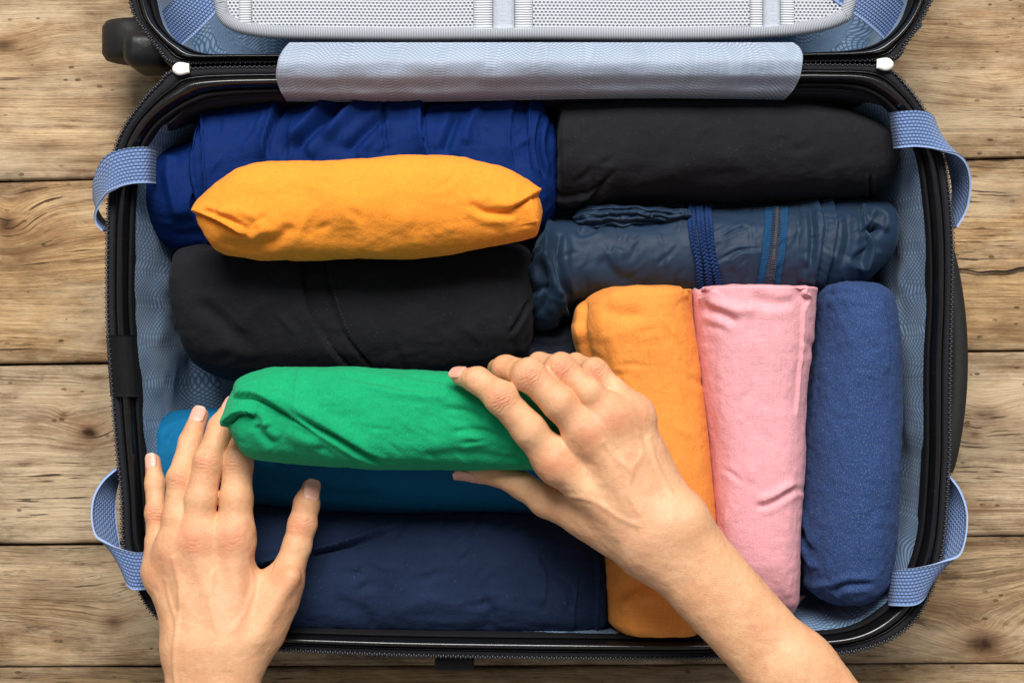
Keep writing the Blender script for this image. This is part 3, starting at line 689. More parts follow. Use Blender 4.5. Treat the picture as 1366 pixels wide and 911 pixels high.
# --- royal blue roll
M_ROYAL = m_fabric('royal_blue_twill', lin(5, 36, 94), .14, .03, thread=1300, weave=.5, sheen=.0, spec=.12, rough=.75)
o, h_royal = roll('rolled_shirt', 'x', [(198, 215, 300), (206, 200, 318), (225, 192, 330), (255, 182, 335), (264, 165, 335), (268, 146, 335), (300, 141, 335), (370, 140, 335), (450, 129, 335), (520, 126, 335), (560, 130, 335), (620, 127, 335), (690, 124, 330), (712, 127, 325), (724, 136, 320), (730, 150, 312), (738, 160, 300), (746, 172, 290)],
    .066, .053, M_ROYAL, [
    ('s', [(266, 140), (268, 200), (272, 260), (276, 330)], 1.6, -0.0067, {'L': 60, 'ends': (0, .1)}),
    ('r', [(228, 200), (226, 240), (240, 300)], 9, 0.0060), ('v', [(243, 195), (247, 240), (262, 300)], 4, 0.0045),
    ('s', [(380, 137), (366, 160), (355, 190), (356, 215)], 2.2, 0.0075, {'L': 26, 'ends': (0, .3)}),
    ('v', [(478, 130), (440, 155), (410, 180), (395, 205)], 8, 0.0067), ('r', [(500, 128), (468, 150), (430, 190)], 8, 0.0053),
    ('v', [(520, 150), (490, 175), (462, 205)], 6, 0.0045), ('r', [(452, 128), (420, 160), (384, 190)], 7, 0.0053),
    ('v', [(512, 128), (512, 170), (516, 205)], 2.2, 0.0033),
    ('s', [(570, 126), (563, 150), (564, 180), (570, 215)], 1.8, 0.0083, {'L': 22, 'ends': (0, .3)}),
    ('r', [(640, 140), (628, 165), (620, 195)], 7, 0.0036), ('v', [(612, 150), (600, 180), (592, 205)], 6, 0.0036),
    ('s', [(690, 122), (684, 150), (682, 190), (688, 230)], 1.3, 0.0037, {'L': 14, 'ends': (0, .3)}),
    ('s', [(710, 124), (704, 150), (706, 190), (712, 240)], 1.3, -0.0045, {'L': 30, 'ends': (0, .3)}),
    ('v', [(725, 150), (718, 190), (728, 240)], 3, 0.0045)], cap=(14, 10), seed=3, wr=(.0013, 50, 24), nv=230, extra=creases(3, (280, 130, 720, 230), 26, 46, 3.2, .0016, 1.9, .7))
tag(o, 'royal blue rolled shirt tucked under the mustard yellow roll along the hinge flap', 'clothes')
# --- black roll with a seam
M_BLACK = m_fabric('black_cotton', lin(29, 29, 33), .16, .03, thread=1700, weave=.4, speck=.07, sheen=.06, sheen_tint=(.5, .5, .55, 1), spec=.12)
o, h_blk = roll('rolled_trousers', 'x', [(234, 352, 388), (237, 340, 412), (243, 334, 438), (252, 330, 462), (264, 327, 482), (280, 325, 494), (310, 322, 506), (400, 318, 512), (550, 318, 514), (640, 318, 508), (690, 322, 492), (704, 330, 470), (712, 345, 450), (716, 370, 425)],
    .067, .056, M_BLACK, [
    ('s', [(400, 330), (403, 375), (416, 420), (444, 465), (480, 505)], 1.3, .0040, {'L': 60, 'ends': (0, 0)}),
    ('c', [(431, 335), (436, 375), (447, 415), (462, 450), (500, 495)], 1.6, .0040, {'ends': (0, 0)}),
    ('c', [(406, 335), (409, 375), (422, 420), (450, 465)], .8, .0006, {'ends': (0, 0)}),
    ('v', [(707, 400), (694, 425), (680, 445)], 3, .0028), ('r', [(300, 440), (330, 420), (370, 400)], 14, .002), ('v', [(260, 400), (300, 430), (340, 470)], 9, .0022),
    ('v', [(600, 350), (605, 400), (598, 450)], 12, .0012)], cap=(14, 12), seed=5, wr=(.0012, 45, 20), extra=creases(5, (250, 345, 690, 490), 22, 60, 4.5, .0012, .6, .9))
def stitches(o, hm, pts, n, mat, lift=.0005, ln=2.6, wd=.45):
    q = crom(np.array(pts, float), n); d = np.gradient(q, axis=0); d /= np.linalg.norm(d, axis=1)[:, None]; Vs = []; Fs = []
    for k in range(n):
        e = np.array([-d[k, 1], d[k, 0]])
        for sx, sy in ((-1, -1), (1, -1), (1, 1), (-1, 1)):
            p = q[k] + d[k] * sx * ln * .5 + e * sy * wd; Vs.append(P(p[0], p[1], float(hm(np.array([p[0]]), np.array([p[1]]))[0]) + lift + (.0003 if sx * sy > 0 else 0)))
        Fs.append([4 * k + 3, 4 * k + 2, 4 * k + 1, 4 * k])
    c = mesh_np('stitching', Vs, Fs, mat, None, smooth=False); tag(c, kind='stuff'); return child_of(o, c)
M_THR = m_plastic('thread_grey', lin(52, 52, 57), .7, .2)
stitches(o, h_blk, [(439, 352), (444, 380), (453, 412), (467, 446), (490, 476)], 30, M_THR)
tag(o, 'black rolled trousers with a stitched seam, between mustard roll and green roll', 'clothes')
# --- black roll, upper right
o, h_blk2 = roll('rolled_shirt', 'x', [(739, 160, 262), (742, 150, 270), (748, 144, 276), (765, 141, 277), (800, 138, 274), (850, 135, 271), (950, 134, 269), (1060, 138, 269), (1110, 146, 267), (1150, 158, 263), (1175, 170, 254), (1188, 184, 240), (1194, 198, 225)],
    .070, .052, M_BLACK, [
    ('s', [(745, 262), (770, 260), (800, 248), (826, 226)], 2.0, .0035, {'L': 20, 'ends': (.05, .5)}),
    ('v', [(772, 270), (792, 258), (808, 240)], 4, .0030), ('r', [(835, 255), (870, 236), (905, 226)], 10, .0016),
    ('v', [(1161, 232), (1160, 250), (1164, 268)], 2, .0025, {'ends': (.3, 0)}), ('v', [(1090, 160), (1110, 200), (1104, 240)], 13, .0016),
    ('v', [(880, 265), (930, 240), (1000, 236)], 12, .0015)], cap=(9, 16), seed=8, wr=(.0010, 45, 18), pw=2.5, extra=creases(8, (760, 150, 1160, 262), 18, 60, 5, .0011, 2.4, .8))
tag(o, 'plain black rolled shirt lying above the navy nylon jacket', 'clothes')
# --- teal roll
M_TEAL = m_fabric('teal_jersey', lin(6, 98, 142), .10, .02, thread=1900, weave=.3, sheen=.02)
o, h_teal = roll('rolled_shirt', 'x', [(203, 572, 650), (206, 562, 662), (214, 554, 672), (232, 549, 680), (260, 546, 684), (320, 543, 686), (500, 545, 690), (640, 548, 690), (730, 552, 690), (760, 560, 684)],
    .056, .045, M_TEAL, [('v', [(352, 640), (420, 655), (520, 662)], 8, .0018), ('r', [(210, 590), (225, 570), (260, 556)], 7, .0015), ('v', [(222, 590), (236, 574), (270, 566)], 4, .0012)], cap=(12, 12), seed=11)
tag(o, 'teal blue rolled shirt underneath the green roll', 'clothes')
# --- navy roll along the front rim
M_NAVY = m_fabric('navy_cotton', lin(29, 42, 68), .14, .04, thread=1700, spec=.12, weave=.4, speck=.12, speck_col=(.3, .36, .5, 1), sheen=.06)
o, h_navy = roll('rolled_trousers', 'x', [(226, 700, 834), (236, 690, 844), (256, 684, 846), (350, 676, 848), (430, 681, 848), (500, 683, 848), (620, 684, 848), (700, 688, 847), (760, 700, 846), (786, 718, 845), (798, 730, 843), (806, 742, 838), (809, 756, 828)],
    .086, .036, M_NAVY, [
    ('s', [(352, 752), (412, 737), (470, 722), (535, 699)], 2.4, -.0060, {'L': 34, 'ends': (.0, .45)}),
    ('v', [(415, 738), (470, 724), (540, 698)], 2.5, .0030, {'ends': (.1, .4)}),
    ('s', [(716, 740), (730, 770), (726, 810)], 2, .0020, {'L': 20}), ('v', [(742, 770), (758, 790), (762, 812)], 4, .002),
    ('s', [(772, 770), (768, 805), (766, 846)], 1.2, .0016, {'L': 20, 'ends': (.2, 0)}), ('s', [(792, 728), (796, 770), (794, 842)], 1.4, -.0024, {'L': 20, 'ends': (.1, 0)}),
    ('v', [(640, 800), (655, 815), (650, 840)], 8, .0016), ('r', [(520, 820), (570, 800), (620, 812)], 12, .0014), ('v', [(440, 800), (480, 815), (500, 838)], 10, .0014)], cap=(12, 7), seed=13, wr=(.0012, 45, 22), pw=2.6, flat=1.85, extra=creases(13, (360, 690, 780, 835), 24, 60, 4, .0012, -.5, .9))
tag(o, 'dark navy rolled trousers lying along the front rim beside the open hand', 'clothes')
# --- nylon jacket, with its zip, cord and a tucked fold
def m_nylon(name, c):
    q = NT(name); uv = q.uv()
    cr = q.noise(uv, 120, 4, .6, dist=.6); col = q.mix(q.rng(q.noise(uv, 30, 3), .3, .7), shade(c, .85), shade(c, 1.12))
    return q.fin(col, q.rng(cr, .3, .7, .60, .72), q.bump(q.noise(q.map(uv, (2400, 2400, 1)), 1, 1), .0003, .2, q.bump(cr, .0008, .16)), **{'Specular IOR Level': .4, 'Sheen Weight': .12, 'Sheen Tint': (.4, .6, .8, 1)})
M_NYL = m_nylon('navy_nylon', lin(12, 39, 64))
jk, h_jk = roll('rolled_jacket', 'x', [(704, 372, 402), (708, 350, 430), (716, 318, 441), (728, 300, 443), (742, 293, 430), (760, 292, 410), (800, 292, 404), (860, 290, 402), (920, 282, 402), (980, 278, 402), (1050, 273, 402), (1110, 269, 394), (1150, 268, 376), (1176, 270, 352), (1186, 280, 336), (1191, 294, 322)],
    .062, .049, M_NYL, [
    ('r', [(736, 296), (732, 340), (740, 390), (760, 430)], 4, .0050, {'ends': (.05, .1)}), ('v', [(746, 310), (745, 350), (757, 400)], 5, .0045),
    ('r', [(718, 330), (724, 350), (716, 380)], 7, .004), ('v', [(726, 350), (730, 380), (722, 420)], 5, .004), ('r', [(738, 380), (742, 405), (735, 440)], 5, .0035),
    ('r', [(705, 372), (722, 352), (738, 340)], 5, .003), ('v', [(712, 390), (728, 384), (742, 394)], 4, .003),
    ('v', [(768, 302), (776, 312), (792, 306), (800, 300)], 4, .0018), ('r', [(830, 330), (826, 350), (836, 372)], 8, .0016), ('v', [(800, 340), (820, 365), (850, 372)], 10, .0022),
    
    ('v', [(962, 318), (985, 306), (998, 304)], 2, .0014), ('v', [(962, 346), (985, 334), (1002, 334)], 2, .0016), ('s', [(968, 350), (990, 336), (1016, 334)], 1.4, .002, {'L': 18}),
    ('c', [(1003, 278), (1001, 320), (998, 370)], 1.0, .0012, {'ends': (0, 0)}), ('c', [(1066, 276), (1064, 320), (1062, 378)], 1.0, .0014, {'ends': (0, 0)}),
    ('s', [(1092, 270), (1100, 300), (1094, 340), (1086, 380)], 1.6, .0032, {'L': 16, 'ends': (0, .1)}), ('v', [(1080, 275), (1084, 320), (1076, 370)], 4, .0030),
    ('s', [(1112, 268), (1118, 300), (1110, 345), (1098, 385)], 1.5, .0034, {'L': 18, 'ends': (0, .1)}), ('r', [(1070, 340), (1078, 356), (1068, 375)], 5, .003),
    ('v', [(1130, 280), (1134, 320), (1122, 360)], 6, .0028), ('s', [(1150, 270), (1152, 300), (1162, 330), (1150, 360)], 1.8, -.005, {'L': 30, 'ends': (.1, .1)}),
    ('c', [(1158, 300), (1166, 306), (1172, 300)], 5, .012, {'ends': (.1, .1)}), ('r', [(1158, 290), (1170, 284), (1182, 290), (1180, 312)], 4, .004),
    ('r', [(1172, 330), (1162, 348), (1146, 362)], 5, .003)], cap=(10, 12), seed=17, wr=(.0010, 36, 26), fine=.0, ridged=.0006, nv=260, extra=creases(17, (715, 285, 1175, 385), 70, 46, 3.2, .0010, 1.9, .9) + creases(18, (1070, 275, 1110, 375), 14, 26, 1.8, .0010, .2, .5) + creases(19, (960, 290, 1005, 372), 14, 24, 1.8, .0009, 2.6, .6))
tag(jk, 'shiny navy nylon jacket rolled up with a zip and braided cord', 'clothes')
def on_jacket(u, v, x0f, x1f, y0, y1, lift):
    y = y0 + (y1 - y0) * v; x = x0f(y) + (x1f(y) - x0f(y)) * u
    return Pa(x, y, h_jk(x, y) + lift)
zc_ = lambda y: np.interp(y, [268, 300, 340, 388], [1037, 1036, 1032, 1024])
M_ZTEAL = m_fabric('zip_tape_teal', lin(18, 62, 98), .1, .2, thread=800, weave=1.2)
def tapef(l, r, lift): return lambda u, v: on_jacket(u, v, lambda y: zc_(y) + l, lambda y: zc_(y) + r, 276, 388, lift)
child_of(jk, sheet('zip_tape', tapef(-16, -4.5, .0016), 8, 60, M_ZTEAL, None, .001, flip=True))
child_of(jk, sheet('zip_tape', tapef(4.5, 15, .0016), 8, 60, M_ZTEAL, None, .001, flip=True))
Vs = []; Fs = []
for k in range(46):
    for sd in (-1, 1):
        y = 277 + k * 2.42; x = float(zc_(y)) + sd * 2.0; c = P(x, y + .6 * sd, float(h_jk(np.array([x]), np.array([y]))[0]) + .0022)
        th = np.linspace(0, 2 * math.pi, 8, endpoint=False); r = .00052
        ring = [c + np.array([dx, r * math.cos(t), 1.5 * r * math.sin(t)]) for dx in (-.0019, .0019) for t in th]
        Vs.append(np.array(ring)); Fs += [(16 * (len(Vs) - 1) + i, 16 * (len(Vs) - 1) + (i + 1) % 8, 16 * (len(Vs) - 1) + 8 + (i + 1) % 8, 16 * (len(Vs) - 1) + 8 + i) for i in range(8)]
zt_ = mesh_np('zip_teeth', np.vstack(Vs), Fs, m_plastic('coil_dark', lin(26, 38, 58), .45, .5), None); child_of(jk, zt_); tag(zt_, kind='stuff')
M_CORD = m_fabric('cord_blue', lin(26, 52, 98), .2, .25, thread=900, weave=1.0)
def braid(pts, wid, name='cord'):
    """flat three-strand plait lying on the jacket"""
    q = crom(np.array(pts, float), 150); z = h_jk(q[:, 0], q[:, 1]) + .0022
    # keep the cord taut: smooth the height under it
    z = np.convolve(np.r_[[z[0]] * 8, z, [z[-1]] * 8], np.ones(17) / 17, 'valid')
    C = Pa(q[:, 0], q[:, 1], z); T = np.gradient(C, axis=0); T /= np.linalg.norm(T, axis=1)[:, None]; S = np.cross(T, [0, 0, 1.]); S /= np.linalg.norm(S, axis=1)[:, None]; U = np.cross(S, T)
    ln = np.r_[0, np.cumsum(np.linalg.norm(np.diff(C, axis=0), axis=1))]; Vs, Fs, UV = [], [], []
    th = np.linspace(0, 2 * math.pi, 10, endpoint=False)
    for k in range(3):
        ph = ln / .0075 * 2 * math.pi + k * 2 * math.pi / 3
        c = C + S * (np.sin(ph) * wid)[:, None] + U * (np.sin(2 * ph) * .0008)[:, None]
        V = c[:, None] + S[:, None] * (np.cos(th) * .00115)[None, :, None] + U[:, None] * (np.sin(th) * .00095)[None, :, None]
        Fs.append(grid_faces(150, 10, wrap_v=True, flip=True) + len(Vs) * 1500); Vs.append(V.reshape(-1, 3)); UV.append(np.stack(np.meshgrid(ln, th / 6.28 * .006, indexing='ij'), -1).reshape(-1, 2))
    return child_of(jk, mesh_np(name, np.vstack(Vs), np.vstack(Fs), M_CORD, None, np.vstack(UV)))
braid([(923, 276), (923, 300), (926, 325), (932, 350), (934, 378), (938, 396)], .0016)
braid([(933, 276), (935, 300), (938, 325), (943, 350), (946, 378), (950, 396)], .0016)
braid([(944, 276), (946, 300), (948, 325), (952, 350), (958, 375), (962, 392)], .0016)
def fold(u, v):
    x = 764 + 158 * u; yt = pchip([764, 775, 800, 850, 925], [287, 277, 273, 275, 280], x); yb = pchip([764, 772, 800, 850, 925], [293, 301, 304, 300, 293], x)
    y = yt + (yb - yt) * v
    y = y + 1.2 * np.sin(u * 17) * (v > .5) + .8 * np.sin(u * 31 + 1)
    lay = np.abs(((v * 3.2 + .35 * np.sin(u * 4.2) + .25 * vnoise(np.stack([u * 9, v * 2, v * 0], -1), 6)) % 1.0) - .5) * 2
    zb = .094 + .008 * np.sin(np.pi * v) ** .6 + .0042 * (1 - lay ** 1.6) * np.sin(np.pi * np.clip(u * .9 + .06, 0, 1)) + .0016 * fbm(np.stack([u * 16, v * 5, v * 0], -1), 8)
    return Pa(x, y, zb - .012 * np.exp(-u / .05))
child_of(jk, sheet('tucked_fold', fold, 120, 40, M_NYL, None, .0016, flip=True))
# --- small dark cloth of no particular garment, in the gap below the jacket
M_DARK = m_fabric('charcoal_cotton', lin(30, 35, 47), .2, .06, thread=1500, sheen=.05)
o, _ = roll('rolled_cloth', 'x', [(690, 440, 520), (700, 432, 530), (730, 428, 536), (770, 430, 536), (800, 436, 530), (812, 446, 520)], .048, .036, M_DARK, [('v', [(700, 455), (735, 462), (770, 455)], 5, .003), ('r', [(720, 470), (745, 478), (770, 470)], 6, .003)], cap=(12, 12), seed=19, nv=140)
tag(o, 'charcoal rolled cloth deep in the gap below the nylon jacket', 'clothes')
# --- mustard roll
M_MUST = m_fabric('mustard_jersey', lin(243, 147, 48), .06, .02, thread=2000, weave=.6, heather=.22, sheen=.2, sheen_tint=(1, .7, .3, 1), rough=.9)
o, h_mus = roll('rolled_shirt', 'x', [(264, 281, 296), (268, 272, 304), (276, 262, 318), (288, 250, 333), (300, 240, 339), (324, 222, 343), (345, 217, 345), (370, 215, 346), (430, 215, 347), (480, 211, 347), (530, 206, 346), (600, 208, 340), (650, 217, 331), (685, 230, 325), (705, 243, 320), (714, 254, 316), (720, 264, 305), (724, 272, 292)],
    .146, .030, M_MUST, [
    ('s', [(330, 314), (300, 298), (266, 284)], 1.8, .0048, {'L': 16, 'ends': (.25, .0)}), ('v', [(336, 308), (308, 292), (276, 282)], 3.0, .0022, {'ends': (.4, .1)}),
    ('r', [(290, 284), (320, 282), (352, 292)], 8, .0030), ('v', [(286, 322), (330, 330), (372, 318), (392, 298)], 9, .0026),
    ('r', [(330, 318), (348, 306), (344, 294)], 7, .0020), ('s', [(726, 254), (706, 264), (684, 276), (660, 282)], 1.8, .0050, {'L': 14, 'ends': (0, .5)}),
    ('s', [(708, 262), (712, 280), (716, 296)], 1.5, .0034, {'L': 10, 'ends': (.1, .1)}), ('v', [(624, 270), (650, 284), (690, 284)], 5, .0024), ('r', [(640, 258), (668, 268), (696, 260)], 8, .0022),
    ('r', [(716, 300), (700, 306), (670, 312)], 8, .0012), ('v', [(405, 300), (440, 316), (480, 320)], 20, .0024), ('r', [(440, 280), (500, 286), (560, 290)], 20, .0016)], cap=(6, 7), seed=23, wr=(.0011, 40, 22), flat=.8, pw=2.2, extra=creases(23, (290, 225, 690, 330), 14, 50, 5, .0009, .2, .9))
tag(o, 'mustard yellow rolled shirt resting on top of the royal blue roll', 'clothes')
# --- three upright rolls
M_ORNG = m_fabric('orange_linen', lin(236, 147, 66), .06, .07, thread=1500, weave=.6, xh=.09, sheen=.12, sheen_tint=(1, .7, .4, 1))
o, h_org = roll('rolled_shirt', 'y', [(381, 860, 917), (384, 828, 920), (389, 800, 921), (396, 786, 921), (406, 777, 921), (420, 772, 922), (440, 770, 925), (460, 776, 928), (490, 786, 932), (540, 792, 937), (620, 800, 947), (700, 804, 953), (760, 806, 953), (800, 807, 946), (822, 809, 940), (834, 820, 934), (842, 850, 926)],
    .092, .050, M_ORNG, [
    ('s', [(781, 400), (777, 430), (783, 465), (796, 500)], 2.0, .0046, {'L': 22, 'ends': (.2, .3)}), ('r', [(772, 430), (775, 455), (784, 480)], 4, .0015),
    ('s', [(880, 392), (900, 388), (914, 386), (920, 400)], 1.8, .0024, {'L': 10, 'ends': (.5, .2)}), ('c', [(911, 380), (914, 386), (918, 384)], 3, .004, {'ends': (.1, .1)}),
    ('v', [(800, 410), (830, 420), (860, 418)], 10, .0018), ('r', [(810, 440), (822, 470), (826, 500)], 10, .0016), ('v', [(818, 800), (845, 782), (872, 778)], 7, .0022), ('r', [(826, 818), (850, 800), (880, 796)], 7, .0018)], cap=(7, 8), seed=29, wr=(.0010, 40, 18), pw=2.9, extra=creases(29, (785, 395, 930, 820), 18, 55, 4.5, .0010, .8, 1.2))
tag(o, 'orange linen rolled shirt standing upright beside the pink roll, under the forearm', 'clothes')
M_PINK = m_fabric('pink_chambray', lin(232, 166, 173), .05, .06, thread=1500, weave=.6, xh=.08, sheen=.12, sheen_tint=(1, .8, .85, 1))
o, h_pnk = roll('rolled_shirt', 'y', [(381, 926, 1082), (385, 923, 1084), (392, 922, 1083), (420, 922, 1081), (470, 925, 1076), (530, 932, 1070), (590, 940, 1068), (680, 946, 1063), (740, 957, 1061), (775, 985, 1060), (795, 1010, 1060), (808, 1028, 1056), (819, 1040, 1050)],
    .092, .050, M_PINK, [
    ('s', [(930, 398), (945, 392), (952, 384)], 1.6, .0022, {'L': 10}), ('c', [(930, 383), (934, 388), (938, 384)], 3.5, .004, {'ends': (.1, .1)}),
    ('s', [(1075, 382), (1072, 392), (1082, 398)], 1.6, -.0034, {'L': 12}), ('v', [(936, 410), (962, 418), (985, 432)], 6, .0022), ('r', [(945, 404), (975, 412), (1010, 414)], 8, .0018), ('v', [(1000, 395), (1030, 404), (1062, 402)], 7, .0014),
    ('v', [(1008, 678), (1034, 668), (1062, 648)], 4, .0020), ('r', [(1010, 668), (1036, 658), (1062, 640)], 6, .0018), ('s', [(1072, 400), (1069, 480), (1062, 560)], 1.4, -.0016, {'L': 30})], cap=(6, 8), seed=31, wr=(.0009, 40, 18), pw=3.0, extra=creases(31, (935, 395, 1065, 760), 16, 50, 4.5, .0009, .5, 1.2))
tag(o, 'pale pink rolled shirt standing between the orange and denim blue rolls', 'clothes')
def tail(u, v):
    x = 1058 + 16 * u; y = 806 - 12 * u + (v - .5) * (16 - 12 * u)
    return Pa(x, y, .078 + .004 * np.sin(np.pi * v) - .01 * u)
child_of(o, sheet('hem_corner', tail, 12, 8, M_PINK, None, .0015, flip=True))
M_DENIM = m_fabric('denim_fleece', lin(38, 64, 112), .12, .10, thread=1100, weave=1.0, speck=.2, speck_col=(.5, .58, .75, 1), sheen=.05, sheen_tint=(.6, .7, .95, 1), mott=.15, xh=.14)
o, h_den = roll('rolled_sweater', 'y', [(377, 1116, 1146), (381, 1100, 1162), (388, 1091, 1176), (398, 1087, 1185), (415, 1085, 1190), (450, 1081, 1193), (510, 1073, 1195), (570, 1067, 1196), (640, 1063, 1194), (700, 1060, 1190), (740, 1063, 1186), (765, 1067, 1182), (780, 1074, 1175), (792, 1086, 1160), (800, 1105, 1142)],
    .088, .054, M_DENIM, [
    ('v', [(1064, 690), (1072, 715), (1086, 738)], 3.5, .0034, {'ends': (0, .4)}), ('r', [(1064, 712), (1076, 740), (1092, 760)], 5, .0026), ('r', [(1070, 772), (1088, 782), (1106, 776)], 6, .0024), ('v', [(1110, 790), (1130, 780), (1170, 778)], 4, .0030, {'ends': (.1, .3)}),
    ('v', [(1100, 395), (1125, 388), (1150, 392)], 5, .0016), ('s', [(1178, 400), (1186, 440), (1189, 500)], 2, .0014, {'L': 14}), ('r', [(1094, 470), (1096, 540), (1088, 600)], 10, .0014)], capn=3.2, cap=(8, 9), seed=37, wr=(.0011, 45, 22), fine=.0004, pw=2.5, extra=creases(37, (1075, 395, 1180, 780), 12, 50, 5, .0010, .9, 1.2))
tag(o, 'denim blue fleece sweater rolled upright against the right lining', 'clothes')
# --- green roll
M_GREEN = m_fabric('green_jersey', lin(18, 158, 103), .08, .02, thread=2000, weave=.8, heather=.24, dirs='v', sheen=.15, sheen_tint=(.4, 1, .7, 1), rough=.9)
grn, h_grn = roll('rolled_shirt', 'x', [(304, 540, 562), (307, 532, 572), (312, 523, 582), (320, 512, 596), (330, 504, 608), (345, 497, 614), (370, 491, 617), (420, 489, 621), (470, 490, 625), (510, 493, 628), (560, 495, 627), (610, 498, 626), (680, 505, 627), (730, 512, 626), (755, 520, 620), (766, 530, 610)],
    .160, .030, M_GREEN, [
    ('s', [(440, 590), (408, 568), (372, 545), (340, 530), (312, 532)], 2.0, .0062, {'L': 24, 'ends': (.5, .15)}),
    ('v', [(520, 622), (478, 600), (430, 574), (380, 546)], 3.5, .0042, {'ends': (.3, .3)}), ('r', [(500, 600), (450, 570), (400, 544), (350, 524)], 8, .0030),
    ('s', [(342, 556), (330, 551), (318, 553), (308, 562)], 1.6, .0070, {'L': 12, 'ends': (.2, .0)}), ('r', [(340, 548), (350, 556), (356, 570)], 5, .0028), ('v', [(342, 566), (352, 582), (368, 594)], 5, .0024),
    ('r', [(380, 575), (405, 588), (430, 590)], 9, .0020), ('v', [(450, 497), (500, 508), (560, 520), (600, 522)], 5, .0013), ('r', [(470, 510), (520, 522), (580, 532)], 6, .0012), ('v', [(540, 500), (580, 508), (620, 516)], 4, .0012),
    ('v', [(560, 560), (600, 552), (650, 565)], 16, .0016), ('r', [(480, 590), (540, 598), (600, 590)], 14, .0014), ('v', [(560, 606), (620, 604), (680, 612)], 6, .0010), ('v', [(712, 586), (690, 556), (664, 528), (636, 510), (610, 502)], 13, .0034, {'ends': (.1, .1)}), ('r', [(690, 585), (660, 556), (630, 532)], 5, .0016), ('v', [(650, 560), (625, 548), (590, 544)], 4, .0016), ('v', [(672, 582), (640, 574), (600, 576)], 4, .0014), ('r', [(600, 530), (570, 524), (540, 526)], 6, .0012)], cap=(7, 10), seed=41, wr=(.0010, 42, 20), flat=.85, pw=2.2, extra=creases(41, (400, 500, 690, 615), 26, 55, 3.2, .0009, .3, .5))
tag(grn, 'bright green rolled shirt gripped by the hand above the teal roll', 'clothes')

